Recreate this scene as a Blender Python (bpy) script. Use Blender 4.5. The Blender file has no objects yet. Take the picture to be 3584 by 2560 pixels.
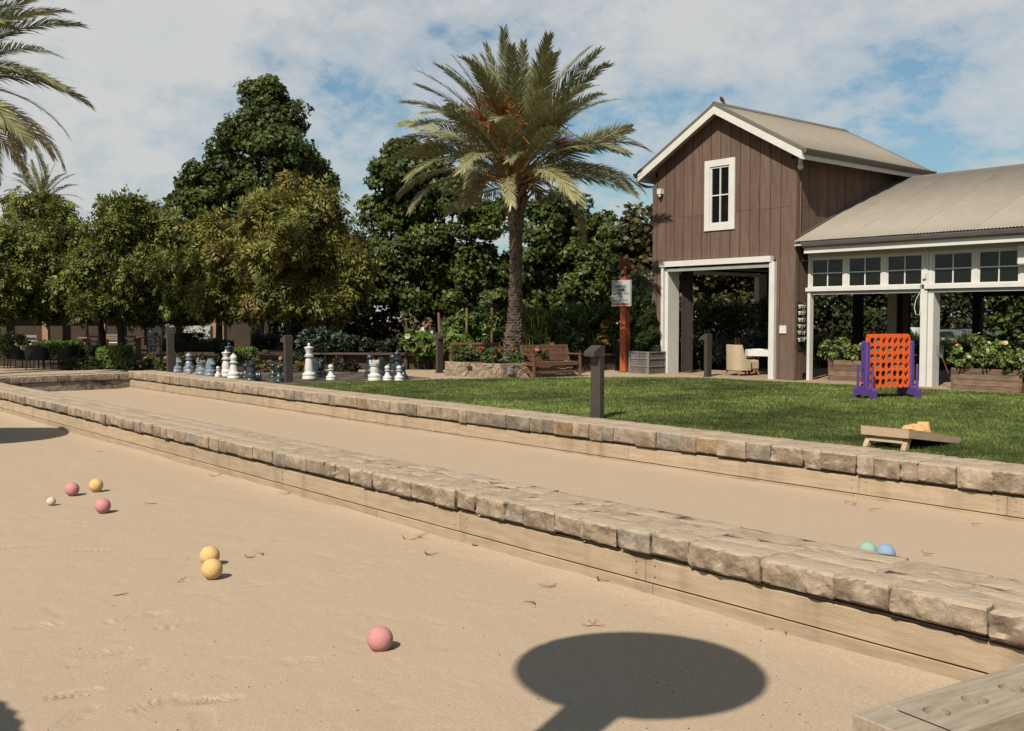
import bpy, math, random
import numpy as np
from mathutils import noise, Vector, Matrix
D = bpy.data
C = bpy.context.scene.collection
R = math.radians
# ------------------------------------------------------------------ camera, sky, sun, exposure
FPX = 3550.0; YAW = R(50.2); PITCH = math.atan(168 / FPX); EYE = 1.605
F0 = np.array([-math.sin(YAW), math.cos(YAW), 0]); R0 = np.array([math.cos(YAW), math.sin(YAW), 0])
cam = D.cameras.new('camera'); cam.sensor_width = 36; cam.sensor_fit = 'HORIZONTAL'; cam.lens = 36 * FPX / 3584
cam.clip_start = 0.05; cam.clip_end = 6000
camo = D.objects.new('camera', cam); C.objects.link(camo)
camo.location = (0, 0, EYE); camo.rotation_euler = (math.pi / 2 - PITCH, 0, YAW)
SC = bpy.context.scene
SC.camera = camo
SUN_EL = R(46.0); SUN_H = np.array([0.38, -0.925]); SUN_H = SUN_H / np.linalg.norm(SUN_H)
SUN_ROT = math.atan2(SUN_H[0], SUN_H[1])       # clockwise from +Y
w = D.worlds.new('World'); SC.world = w; w.use_nodes = True
nt = w.node_tree; nt.nodes.clear(); N = nt.nodes.new; L = nt.links.new
out = N('ShaderNodeOutputWorld'); bg = N('ShaderNodeBackground'); L(bg.outputs[0], out.inputs[0])
sky = N('ShaderNodeTexSky'); sky.sky_type = 'NISHITA'; sky.sun_disc = False
sky.sun_elevation = SUN_EL; sky.sun_rotation = SUN_ROT; sky.dust_density = 1.6; sky.air_density = 1.0; sky.ozone_density = 1.2
bg.inputs[1].default_value = 0.056
tc = N('ShaderNodeTexCoord'); sep = N('ShaderNodeSeparateXYZ'); L(tc.outputs['Generated'], sep.inputs[0])
def mth(op, a, b=None, clamp=False):
    n = N('ShaderNodeMath'); n.operation = op; n.use_clamp = clamp
    for i, v in enumerate((a, b)):
        if v is None: continue
        if isinstance(v, (int, float)): n.inputs[i].default_value = v
        else: L(v, n.inputs[i])
    return n.outputs[0]
dz = mth('ADD', mth('MAXIMUM', sep.outputs[2], 0.0), 0.42)
cmb = N('ShaderNodeCombineXYZ'); L(mth('DIVIDE', sep.outputs[0], dz), cmb.inputs[0]); L(mth('DIVIDE', sep.outputs[1], dz), cmb.inputs[1])
def wnoise(scale, detail, rough, off, dist=0.0):
    mp = N('ShaderNodeMapping'); mp.inputs['Location'].default_value = off; L(cmb.outputs[0], mp.inputs[0])
    n = N('ShaderNodeTexNoise'); n.inputs['Scale'].default_value = scale; n.inputs['Detail'].default_value = detail
    n.inputs['Roughness'].default_value = rough; n.inputs['Distortion'].default_value = dist; L(mp.outputs[0], n.inputs[0]); return n.outputs[0]
big = wnoise(1.5, 3, 0.5, (3.1, 7.7, 0)); mid = wnoise(4.2, 7, 0.62, (1.3, 0.4, 2.0), 0.1); fine = wnoise(13.0, 7, 0.62, (5.0, 2.0, 1.0), 0.1)
cl = mth('ADD', mth('ADD', mth('MULTIPLY', big, 0.62), mth('MULTIPLY', mid, 0.62)), mth('MULTIPLY', fine, 0.34))
rmp = N('ShaderNodeValToRGB'); L(cl, rmp.inputs[0])
e = rmp.color_ramp.elements; e[0].position = 0.66; e[0].color = (0.05,) * 3 + (1,); e[1].position = 0.88; e[1].color = (1, 1, 1, 1)
m2 = rmp.color_ramp.elements.new(0.745); m2.color = (0.60,) * 3 + (1,)
skc = N('ShaderNodeMix'); skc.data_type = 'RGBA'; skc.blend_type = 'MULTIPLY'; skc.inputs[0].default_value = 1.0
L(sky.outputs[0], skc.inputs[6]); skc.inputs[7].default_value = (0.94, 1.22, 1.22, 1)
ccol = N('ShaderNodeMix'); ccol.data_type = 'RGBA'; L(wnoise(3.3, 5, 0.6, (8, 1, 4)), ccol.inputs[0])
ccol.inputs[6].default_value = (6.6, 7.0, 7.3, 1); ccol.inputs[7].default_value = (8.9, 8.6, 8.2, 1)
mx = N('ShaderNodeMix'); mx.data_type = 'RGBA'
thin = N('ShaderNodeMapRange'); thin.interpolation_type = 'SMOOTHSTEP'; L(sep.outputs[2], thin.inputs[0])      # cloud cover thinned in the unseen sky overhead to cut ambient fill
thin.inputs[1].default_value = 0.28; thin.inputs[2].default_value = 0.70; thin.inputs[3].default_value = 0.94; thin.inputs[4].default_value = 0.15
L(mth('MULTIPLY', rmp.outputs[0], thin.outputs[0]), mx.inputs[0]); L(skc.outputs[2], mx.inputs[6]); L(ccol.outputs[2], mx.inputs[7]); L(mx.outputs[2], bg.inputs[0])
sun = D.lights.new('sun', 'SUN'); sun.energy = 5.0; sun.angle = R(0.53); sun.color = (1.0, 0.93, 0.82)
suno = D.objects.new('sun', sun); C.objects.link(suno)
sd = Vector((SUN_H[0] * math.cos(SUN_EL), SUN_H[1] * math.cos(SUN_EL), math.sin(SUN_EL)))
suno.rotation_euler = sd.to_track_quat('Z', 'Y').to_euler(); suno.location = (0, -20, 30)
vs = SC.view_settings; vs.view_transform = 'Standard'; vs.look = 'None'; vs.gamma = 1; vs.use_curve_mapping = False; vs.exposure = 0.52
SC.cycles.max_bounces = 6; SC.cycles.diffuse_bounces = 3; SC.cycles.transparent_max_bounces = 6

# ------------------------------------------------------------------ helpers
rng = np.random.default_rng(7); random.seed(7)
def at(u, zc, z=0.0):          # a point at image column u, zc metres along the view, height z
    p = F0 * zc + R0 * (u - 1792) / FPX * zc
    return np.array([p[0], p[1], z])
def zh(v, zc): return EYE - (v - 1112) / FPX * zc
def gnd(u, v, z=0.0):          # the ground point that column u, row v of the photograph shows
    zc = (EYE - z) * FPX / (v - 1112)
    p = at(u, zc, z); return p

ALB = 0.55      # common scale of the base colours below (the photograph is exposed about half a stop up)
def M(name, col, rough=0.65, var=0.15, scale=6.0, bump=0.0, bscale=40.0, spec=0.3, metal=0.0, stretch=(1, 1, 1), col2=None, rnd=0.0, detail=6, attr=None, trans=0.0, lo=0.35, hi=0.65, coord='Object', bdist=0.02, dust=False, stain=False):
    m = D.materials.new(name); m.use_nodes = True; t = m.node_tree; n = t.nodes; lk = t.links
    b = n['Principled BSDF']; b.inputs['Roughness'].default_value = rough; b.inputs['Metallic'].default_value = metal
    b.inputs['Specular IOR Level'].default_value = spec
    tcn = n.new('ShaderNodeTexCoord'); mp = n.new('ShaderNodeMapping'); mp.inputs['Scale'].default_value = stretch
    lk.new(tcn.outputs[coord], mp.inputs[0])
    nz = n.new('ShaderNodeTexNoise'); nz.inputs['Scale'].default_value = scale; nz.inputs['Detail'].default_value = detail; nz.inputs['Roughness'].default_value = 0.62
    lk.new(mp.outputs[0], nz.inputs[0])
    cr = n.new('ShaderNodeValToRGB'); lk.new(nz.outputs[0], cr.inputs[0])
    c = np.array(col, float) * ALB; c2 = np.array(col2, float) * ALB if col2 is not None else np.clip(c * (1 + var), 0, 1); c1 = c if col2 is not None else c * (1 - var)
    cr.color_ramp.elements[0].position = lo; cr.color_ramp.elements[0].color = (*c1, 1)
    cr.color_ramp.elements[1].position = hi; cr.color_ramp.elements[1].color = (*c2, 1)
    colout = cr.outputs[0]
    if attr:
        a = n.new('ShaderNodeAttribute'); a.attribute_name = attr
        mm = n.new('ShaderNodeMix'); mm.data_type = 'RGBA'; mm.blend_type = 'MULTIPLY'; mm.inputs[0].default_value = 1
        lk.new(a.outputs[0], mm.inputs[6]); lk.new(colout, mm.inputs[7]); colout = mm.outputs[2]
    if rnd:
        oi = n.new('ShaderNodeObjectInfo'); mr = n.new('ShaderNodeMapRange'); mr.inputs[3].default_value = 1 - rnd; mr.inputs[4].default_value = 1 + rnd
        lk.new(oi.outputs['Random'], mr.inputs[0])
        hs = n.new('ShaderNodeHueSaturation'); lk.new(mr.outputs[0], hs.inputs['Value']); lk.new(colout, hs.inputs['Color']); colout = hs.outputs[0]
    if stain:       # dark weather stains running down the boards
        m3 = n.new('ShaderNodeMapping'); m3.inputs['Scale'].default_value = (1, 1, .12); lk.new(tcn.outputs['Object'], m3.inputs[0])
        sn = n.new('ShaderNodeTexNoise'); sn.inputs['Scale'].default_value = 4.2; sn.inputs['Detail'].default_value = 6; lk.new(m3.outputs[0], sn.inputs[0])
        r3 = n.new('ShaderNodeMapRange'); r3.inputs[1].default_value = .52; r3.inputs[2].default_value = .74; r3.inputs[4].default_value = .36; lk.new(sn.outputs[0], r3.inputs[0])
        x3 = n.new('ShaderNodeMix'); x3.data_type = 'RGBA'; lk.new(r3.outputs[0], x3.inputs[0]); lk.new(colout, x3.inputs[6]); x3.inputs[7].default_value = (.085, .066, .045, 1); colout = x3.outputs[2]
    if dust:        # pale sand dust lying on upward faces
        ge = n.new('ShaderNodeNewGeometry'); sx = n.new('ShaderNodeSeparateXYZ'); lk.new(ge.outputs['True Normal'], sx.inputs[0])
        dn = n.new('ShaderNodeTexNoise'); dn.inputs['Scale'].default_value = 9; dn.inputs['Detail'].default_value = 5; lk.new(tcn.outputs['Object'], dn.inputs[0])
        ad = n.new('ShaderNodeMath'); ad.operation = 'ADD'; lk.new(sx.outputs[2], ad.inputs[0]); lk.new(dn.outputs[0], ad.inputs[1])
        mr2 = n.new('ShaderNodeMapRange'); mr2.inputs[1].default_value = .72; mr2.inputs[2].default_value = 1.18; mr2.inputs[4].default_value = .93; lk.new(ad.outputs[0], mr2.inputs[0])
        md = n.new('ShaderNodeMix'); md.data_type = 'RGBA'; lk.new(mr2.outputs[0], md.inputs[0]); lk.new(colout, md.inputs[6]); md.inputs[7].default_value = (.305, .238, .172, 1); colout = md.outputs[2]
    lk.new(colout, b.inputs['Base Color'])
    if bump:
        bn = n.new('ShaderNodeTexNoise'); bn.inputs['Scale'].default_value = bscale; bn.inputs['Detail'].default_value = 6; lk.new(mp.outputs[0], bn.inputs[0])
        bp = n.new('ShaderNodeBump'); bp.inputs['Strength'].default_value = bump; bp.inputs['Distance'].default_value = bdist; lk.new(bn.outputs[0], bp.inputs['Height'])
        lk.new(bp.outputs[0], b.inputs['Normal'])
    if trans:
        tr = n.new('ShaderNodeBsdfTranslucent'); lk.new(colout, tr.inputs[0]); ms = n.new('ShaderNodeMixShader'); ms.inputs[0].default_value = trans
        lk.new(b.outputs[0], ms.inputs[1]); lk.new(tr.outputs[0], ms.inputs[2]); lk.new(ms.outputs[0], n['Material Output'].inputs[0])
    return m

class MB:
    def __init__(s): s.v = []; s.f = []
    def add(s, vs, fs):
        o = len(s.v); s.v.extend(tuple(map(float, p)) for p in vs); s.f.extend(tuple(i + o for i in f) for f in fs); return s
    def box(s, a, b):
        x0, y0, z0 = a; x1, y1, z1 = b
        return s.add([(x0, y0, z0), (x1, y0, z0), (x1, y1, z0), (x0, y1, z0), (x0, y0, z1), (x1, y0, z1), (x1, y1, z1), (x0, y1, z1)],
                     [(0, 3, 2, 1), (4, 5, 6, 7), (0, 1, 5, 4), (1, 2, 6, 5), (2, 3, 7, 6), (3, 0, 4, 7)])
    def bevbox(s, a, b, r=0.01):   # box with chamfered vertical and top edges
        x0, y0, z0 = a; x1, y1, z1 = b
        def ring(i, z): return [(x0 + r + i, y0 + i, z), (x1 - r - i, y0 + i, z), (x1 - i, y0 + r + i, z), (x1 - i, y1 - r - i, z), (x1 - r - i, y1 - i, z), (x0 + r + i, y1 - i, z), (x0 + i, y1 - r - i, z), (x0 + i, y0 + r + i, z)]
        return s.loft([ring(r * .7, z0), ring(0, z0 + r), ring(0, z1 - r), ring(r * .7, z1)], True)
    def bar(s, p, q, w, h=None, up=(0, 0, 1)):   # rectangular bar from p to q
        p = Vector(p); q = Vector(q); d = (q - p).normalized(); h = h or w
        u = Vector(up)
        if abs(d.dot(u)) > 0.98: u = Vector((1, 0, 0))
        a = d.cross(u).normalized() * w / 2; b = a.cross(d).normalized() * h / 2
        c = [p - a - b, p + a - b, p + a + b, p - a + b, q - a - b, q + a - b, q + a + b, q - a + b]
        return s.add(c, [(3, 2, 1, 0), (4, 5, 6, 7), (0, 1, 5, 4), (1, 2, 6, 5), (2, 3, 7, 6), (3, 0, 4, 7)])
    def tube(s, pts, rad, n=8, cap=True):
        pts = [Vector(p) for p in pts]
        if isinstance(rad, (int, float)): rad = [rad] * len(pts)
        rings = []; ref = None
        for i, p in enumerate(pts):
            d = (pts[min(i + 1, len(pts) - 1)] - pts[max(i - 1, 0)]).normalized()
            if ref is None: ref = Vector((1, 0, 0)) if abs(d.x) < 0.9 else Vector((0, 1, 0))
            a = (ref - d * ref.dot(d)).normalized(); b = d.cross(a); ref = a
            rings.append([p + (a * math.cos(2 * math.pi * k / n) + b * math.sin(2 * math.pi * k / n)) * rad[i] for k in range(n)])
        return s.loft(rings, cap)
    def loft(s, rings, cap=True, closed=True):
        n = len(rings[0]); vs = [p for r in rings for p in r]; fs = []
        for i in range(len(rings) - 1):
            for k in range(n if closed else n - 1):
                k2 = (k + 1) % n; fs.append((i * n + k, i * n + k2, (i + 1) * n + k2, (i + 1) * n + k))
        if cap: fs.append(tuple(range(n))[::-1]); fs.append(tuple((len(rings) - 1) * n + k for k in range(n)))
        return s.add(vs, fs)
    def lathe(s, prof, n=20, c=(0, 0, 0)):      # profile of (r, z)
        rings = [[(c[0] + max(r, 1e-4) * math.cos(2 * math.pi * k / n), c[1] + max(r, 1e-4) * math.sin(2 * math.pi * k / n), c[2] + z) for k in range(n)] for r, z in prof]
        return s.loft(rings, True)
    def prism(s, poly, d, ax):                  # polygon points (3d), extruded by vector d
        n = len(poly); d = Vector(d); a = [Vector(p) for p in poly]; b = [p + d for p in a]
        return s.add(a + b, [tuple(range(n))[::-1], tuple(range(n, 2 * n))] + [(k, (k + 1) % n, n + (k + 1) % n, n + k) for k in range(n)])
    def sphere(s, c, r, n=14, m=9, sc=(1, 1, 1)):
        return s.lathe_s([(r * math.sin(math.pi * i / m), -r * math.cos(math.pi * i / m)) for i in range(m + 1)], n, c, sc)
    def lathe_s(s, prof, n, c, sc):
        rings = [[(c[0] + sc[0] * max(r, 1e-4) * math.cos(2 * math.pi * k / n), c[1] + sc[1] * max(r, 1e-4) * math.sin(2 * math.pi * k / n), c[2] + sc[2] * z) for k in range(n)] for r, z in prof]
        return s.loft(rings, True)
    def xf(s, mat, start=0):
        for i in range(start, len(s.v)): s.v[i] = tuple(mat @ Vector(s.v[i]))
        return s
    def mesh(s, name, mat=None, smooth=False):
        me = D.meshes.new(name); me.from_pydata(s.v, [], s.f)
        if mat: me.materials.append(mat)
        if smooth:
            me.polygons.foreach_set('use_smooth', [True] * len(me.polygons))
            if smooth != 'all': me.set_sharp_from_angle(angle=R(35))
        me.update(); return me
def link(name, me, parent=None, loc=None, rot=None):
    o = D.objects.new(name, me); C.objects.link(o)
    if parent: o.parent = parent
    if loc is not None: o.location = tuple(loc)
    if rot is not None: o.rotation_euler = rot
    return o
def obj(name, mb, mat, parent=None, smooth=False): return link(name, mb.mesh(name, mat, smooth), parent)
def tag(o, label=None, cat=None, group=None, kind=None):
    for k, v in (('label', label), ('category', cat), ('group', group), ('kind', kind)):
        if v: o[k] = v
    return o
def thing(name, label, cat, loc=(0, 0, 0), rz=0.0, group=None):
    o = link(name, None, None, loc, (0, 0, rz)); o.empty_display_size = 0.1
    return tag(o, label, cat, group)
def copy_tree(o, parent=None):
    c = o.copy(); C.objects.link(c); c.parent = parent
    for ch in list(o.children): copy_tree(ch, c)
    return c
def struct(name, mb, mat, smooth=False): return tag(obj(name, mb, mat, None, smooth), kind='structure')
def np_mesh(name, V, F, mat, col=None, smooth=False):   # F: (n,k) array of equal polygons
    me = D.meshes.new(name); n, k = F.shape
    me.vertices.add(len(V)); me.vertices.foreach_set('co', np.asarray(V, np.float32).ravel())
    me.loops.add(n * k); me.loops.foreach_set('vertex_index', F.astype(np.int32).ravel())
    me.polygons.add(n); me.polygons.foreach_set('loop_start', np.arange(0, n * k, k, dtype=np.int32))
    if smooth: me.polygons.foreach_set('use_smooth', np.ones(n, bool))
    me.materials.append(mat)
    if col is not None:
        a = me.color_attributes.new('Col', 'FLOAT_COLOR', 'POINT'); c4 = np.ones((len(V), 4), np.float32); c4[:, :3] = col; a.data.foreach_set('color', c4.ravel())
    me.update(calc_edges=True); return me
def unit(a): return a / np.maximum(np.linalg.norm(a, axis=-1, keepdims=True), 1e-9)

# leaf templates in local x (width) y (length) z (normal); every polygon of a template has the same corner count
def quadleaf(w=0.28, fold=0.06): return np.array([(0, 0, 0), (w, .5, fold), (0, 1, 0), (-w, .5, fold)], float), np.array([(0, 1, 2, 3)])
def mapleleaf():
    o = [(0, -.04, 0), (.24, .16, .03), (.60, .38, -.04), (.24, .56, .03), (0, 1.05, -.05), (-.24, .56, .03), (-.60, .38, -.04), (-.24, .16, .03)]
    return np.array(o, float), np.array([(0, 1, 2, 3, 4, 5, 6, 7)])
def spray(pairs=5, w=.065, ll=.36, droop=.35):
    V = []; Fc = []
    items = []
    for i in range(pairs):
        y = .18 + .72 * i / (pairs - 1)
        for sg in (-1, 1): items.append((y, sg * R(62 - 22 * i / pairs), ll * (1 - .35 * abs(i / (pairs - 1) - .45))))
    items.append((.92, 0, ll))
    for y, a, l in items:
        b = np.array([0, y, -droop * y * y]); d = np.array([math.sin(a), math.cos(a), -.25 - .3 * y]); d /= np.linalg.norm(d); pz = np.array([d[1], -d[0], 0])
        o = len(V); V += [b, b + d * l * .45 + pz * w, b + d * l, b + d * l * .45 - pz * w]; Fc.append((o, o + 1, o + 2, o + 3))
    return np.array(V), np.array(Fc)
def blades(n=7, w=.05, spread=.55, seed=3):
    g = np.random.default_rng(seed); V = []; Fc = []
    for i in range(n):
        a = g.uniform(0, 6.28); d = np.array([math.cos(a) * spread, math.sin(a) * spread, 1.0]) * g.uniform(.6, 1); p = np.array([-math.sin(a), math.cos(a), 0]) * w
        o = len(V); V += [-p, p, d * .6 + p * .7, d]; Fc.append((o, o + 1, o + 2, o + 3))
    V = np.array(V); return V[:, [0, 2, 1]], np.array(Fc)     # length along y

def leaves(pos, nrm, size, tpl, col, droop=0.0, jit=0.5, g=rng):
    T, Fc = tpl; n = len(pos); k = len(T)
    nrm = unit(unit(nrm) + jit * g.normal(size=(n, 3)))
    t = g.normal(size=(n, 3)); t[:, 2] -= droop
    b = unit(t - nrm * (t * nrm).sum(1, keepdims=True)); a = np.cross(b, nrm)
    s = size[:, None, None]
    V = pos[:, None, :] + s * (T[None, :, 0, None] * a[:, None, :] + T[None, :, 1, None] * b[:, None, :] + T[None, :, 2, None] * nrm[:, None, :])
    F = (Fc[None] + (np.arange(n) * k)[:, None, None]).reshape(-1, Fc.shape[1])
    return V.reshape(-1, 3), F, np.repeat(col, k, 0)
def leafcol(n, base, hue=(.25, .12, .1), val=.3, g=rng, warm=None, pw=0.0):
    b = np.array(base)[None] * (1 + np.clip(g.normal(size=(n, 1)) * val, -.6, .9)) * (1 + g.normal(size=(n, 3)) * np.array(hue)[None] * .5)
    if warm is not None:
        k = g.random(n) < pw; b[k] = np.array(warm)[None] * (1 + .3 * g.normal(size=(k.sum(), 1)))
    return np.clip(b, .004, .8)
def clump_pts(centers, radii, n, g=rng, shell=.55, up=.35):
    k = len(centers); idx = np.repeat(np.arange(k), n); d = unit(g.normal(size=(len(idx), 3))); r = (shell + (1 - shell) * g.random(len(idx)) ** .7)
    p = centers[idx] + d * r[:, None] * radii[idx]; nn = d.copy(); nn[:, 2] += up
    return p, nn, idx
# ------------------------------------------------------------------ materials
m_sand = M('sand', (.54, .405, .278), .95, scale=55, col2=(.66, .505, .355), bump=.6, bscale=170, spec=.08, detail=10, bdist=.008)
m_path = M('gravel_path', (.48, .355, .24), .95, scale=5, col2=(.58, .44, .31), bump=.5, bscale=60, spec=.08)
m_soil = M('soil', (.075, .05, .034), .95, var=.4, scale=4, bump=.6, bscale=20, spec=.1)
m_stone = M('cap_stone', (.26, .192, .132), .9, scale=6.5, col2=(.48, .372, .268), bump=.65, bscale=22, spec=.15, rnd=.18, detail=9, bdist=.03, dust=True)
m_stone_warm = M('ochre_stone', (.26, .17, .10), .9, scale=7, col2=(.46, .31, .17), bump=.9, bscale=16, spec=.15, rnd=.2, bdist=.03, dust=True)
m_stone_dark = M('dark_stone', (.21, .17, .13), .92, scale=6, col2=(.36, .30, .23), bump=.9, bscale=16, spec=.12, rnd=.2, bdist=.03, dust=True)  # darker stone tone for the end wall and odd front stones
m_mortar = M('mortar', (.48, .365, .25), .95, var=.2, scale=10, bump=.5, bscale=60, spec=.1)
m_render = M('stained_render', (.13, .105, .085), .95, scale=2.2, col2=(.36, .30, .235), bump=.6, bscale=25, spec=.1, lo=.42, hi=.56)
m_plank = M('weathered_plank', (.475, .350, .225), .85, scale=3, col2=(.60, .455, .312), bump=.5, bscale=24, spec=.15, stretch=(.9, 1, 7), rnd=.1, detail=9, bdist=.006, stain=True)
m_plank2 = M('rack_wood', (.36, .285, .205), .85, scale=5, col2=(.50, .41, .31), bump=.5, bscale=30, spec=.15, stretch=(9, .8, 9), rnd=.05, detail=9, bdist=.004)
m_brown = M('brown_siding', (.158, .100, .074), .8, scale=2.5, col2=(.212, .137, .104), bump=.35, bscale=30, spec=.2, stretch=(4, 4, .6), rnd=.10, bdist=.006)
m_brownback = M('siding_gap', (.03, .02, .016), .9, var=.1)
m_white = M('white_paint', (.84, .81, .74), .55, var=.05, scale=3, spec=.3, bump=.08, bscale=30)
m_cream = M('cream_soffit', (.62, .55, .44), .7, var=.06, scale=3)
m_grey = M('grey_metal', (.16, .15, .138), .5, var=.12, scale=3, spec=.4)
m_track = M('track_metal', (.40, .40, .38), .45, var=.08, scale=3, spec=.4)
m_roof = M('corrugated_roof', (.33, .285, .22), .6, scale=1.3, col2=(.385, .33, .258), spec=.3, rnd=.03)
m_verge = M('verge_metal', (.20, .175, .145), .6, var=.1, scale=2)
m_glass = M('window_glass', (.010, .011, .010), .03, var=.1, spec=.42, bump=.12, bscale=2.2, bdist=.05)
m_concrete = M('barn_floor', (.45, .32, .22), .85, var=.15, scale=3, spec=.2)
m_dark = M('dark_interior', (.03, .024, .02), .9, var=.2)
m_bollard = M('bronze_bollard', (.075, .060, .050), .5, var=.12, scale=8, spec=.35)
m_teak = M('teak', (.16, .075, .04), .6, scale=6, col2=(.25, .125, .07), spec=.3, stretch=(2, 2, 2), rnd=.15)
m_teakl = M('pale_teak', (.36, .20, .10), .6, var=.2, scale=6, spec=.3)
m_black = M('black_wicker', (.010, .0095, .009), .6, var=.3, scale=30, spec=.25)
m_orange = M('orange_plastic', (.95, .15, .03), .42, var=.05, scale=4, spec=.4)
m_purple = M('purple_plastic', (.12, .06, .28), .5, var=.08, scale=4, spec=.4)
m_discb = M('black_counter', (.012, .011, .011), .4, var=.1)
m_discw = M('pale_counter', (.34, .34, .33), .45, var=.1)
m_post = M('sign_orange', (.55, .13, .055), .55, var=.12, scale=5, spec=.3)
m_rust = M('rusty_red', (.21, .045, .020), .65, var=.2, scale=9)
m_sign = M('sign_grey', (.55, .56, .55), .6, var=.06, scale=10)
m_ink = M('sign_ink', (.02, .022, .028), .7, var=.05)
m_stripe = M('sign_stripe', (.60, .12, .05), .6, var=.05)
m_chw = M('white_chess', (.80, .77, .72), .38, var=.05, scale=5, spec=.45)
m_chb = M('faded_blue_grey', (.25, .30, .33), .33, var=.12, scale=4, spec=.5)
m_chd = M('charcoal_chess', (.040, .052, .062), .32, var=.12, scale=4, spec=.5)
m_bark = M('bark', (.05, .038, .028), .95, var=.35, scale=7, bump=.8, bscale=18, stretch=(1, 1, .35))
m_palmbark = M('palm_bark', (.10, .075, .058), .95, scale=6, col2=(.20, .15, .115), bump=.8, bscale=22)
m_scale = M('leaf_scar', (.12, .088, .066), .95, scale=5, col2=(.26, .195, .145), bump=.6, bscale=30)
m_leaf = M('foliage', (1.06, 1.07, .92), .5, var=.12, scale=3, spec=.25, attr='Col', trans=.25)
m_waxy = M('glossy_foliage', (1.10, 1.10, 1.0), .42, var=.12, scale=3, spec=.35, attr='Col', trans=.2)
m_frond = M('frond_green', (1.75, 1.70, 1.5), .42, var=.1, scale=2, spec=.4, attr='Col', trans=.15, rnd=.18)
m_twig = M('hedge_core', (.012, .016, .006), .95, var=.3, scale=9)
m_grass = M('grass_blade', (1.72, 1.72, 1.3), .6, var=.05, spec=.2, attr='Col', trans=.25)
m_turf = M('turf', (.06, .085, .024), .95, scale=5, col2=(.10, .13, .04), bump=.6, bscale=60, spec=.1)
m_petal_r = M('red_petal', (.55, .03, .02), .6, var=.1); m_petal_w = M('white_petal', (.72, .68, .55), .6, var=.08)
m_petal_p = M('pink_petal', (.62, .22, .22), .6, var=.1); m_petal_y = M('apricot_petal', (.65, .36, .10), .6, var=.1)
m_planter = M('planter_board', (.15, .09, .055), .85, scale=3, col2=(.30, .20, .13), bump=.3, bscale=25, stretch=(1, 1, 6), rnd=.3, bdist=.006)
m_bedwood = M('raised_bed_wood', (.060, .040, .028), .85, scale=3, col2=(.12, .082, .058), bump=.3, bscale=25, stretch=(1, 1, 6), rnd=.2)
m_crate = M('crate_wood', (.14, .11, .09), .9, scale=5, col2=(.22, .18, .15), stretch=(6, 6, .8), rnd=.2)
m_galv = M('galvanised', (.36, .38, .39), .45, var=.12, scale=9, metal=.3)
m_wick = M('pale_wicker', (.50, .39, .25), .8, scale=22, col2=(.64, .52, .35), bump=.8, bscale=70, bdist=.01)
m_stucco_shade = M('tan_stucco_in_shade', (.07, .045, .03), .9, var=.15, scale=2)  # tan stucco darkened to put the shade of the tree row into the colour
m_stucco = M('tan_stucco', (.42, .27, .165), .9, var=.12, scale=2, bump=.2, bscale=40)
m_brick = M('pale_brick', (.70, .67, .62), .9, var=.12, scale=7, bump=.6, bscale=20, rnd=.15)
m_slate = M('slate_roof', (.115, .145, .165), .6, var=.15, scale=3)
m_skin = M('skin', (.34, .15, .10), .6, var=.05); m_shirt = M('white_shirt', (.70, .70, .68), .8, var=.05); m_hair = M('dark_hair', (.012, .010, .009), .6, var=.1); m_jean = M('dark_trousers', (.03, .035, .05), .8, var=.1)
m_board = M('cornhole_wood', (.52, .36, .22), .75, scale=4, col2=(.66, .48, .31), spec=.2, stretch=(8, 1.2, 8), rnd=.08)
m_bag = M('orange_bag', (.80, .46, .20), .85, var=.1, scale=20, bump=.3, bscale=120)
m_tile_d = M('brown_paver', (.075, .050, .038), .85, var=.2, scale=6, rnd=.15); m_tile_l = M('tan_paver', (.155, .108, .08), .85, var=.2, scale=6, rnd=.15)
m_ochre_leaf = M('dry_leaf', (.23, .10, .055), .8, var=.3, scale=9, rnd=.4)
m_pink_leaf = M('pink_dry_leaf', (.50, .24, .16), .8, var=.2, scale=9, rnd=.2)
m_umbrella = M('parasol_canvas', (.20, .19, .15), .9, var=.1, scale=5)
m_carw = M('white_car_paint', (.60, .62, .63), .3, var=.03, spec=.5); m_carg = M('grey_car_paint', (.13, .16, .18), .3, var=.03, spec=.5)
m_tyre = M('tyre_rubber', (.012, .012, .012), .8, var=.1)

def onY(u, v, Y):
    t = Y / (F0[1] + R0[1] * (u - 1792) / FPX); return at(u, t, zh(v, t))
def onX(u, v, X):
    t = X / (F0[0] + R0[0] * (u - 1792) / FPX); return at(u, t, zh(v, t))
def vnoise(x, y, s=0):
    xi = np.floor(x).astype(np.int64); yi = np.floor(y).astype(np.int64); fx = x - xi; fy = y - yi
    fx = fx * fx * (3 - 2 * fx); fy = fy * fy * (3 - 2 * fy)
    def h(a, b):
        n = (a * 374761393 + b * 668265263 + s * 974711) & 0x7fffffff; n = ((n ^ (n >> 13)) * 1274126177) & 0x7fffffff; return ((n ^ (n >> 16)) & 0xffff) / 65535.0
    return (h(xi, yi) * (1 - fx) + h(xi + 1, yi) * fx) * (1 - fy) + (h(xi, yi + 1) * (1 - fx) + h(xi + 1, yi + 1) * fx) * fy
def fbm(x, y, o=4, s=0):
    r = 0; a = .5
    for i in range(o): r = r + a * vnoise(x * 2 ** i, y * 2 ** i, s + i); a *= .5
    return r

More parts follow.
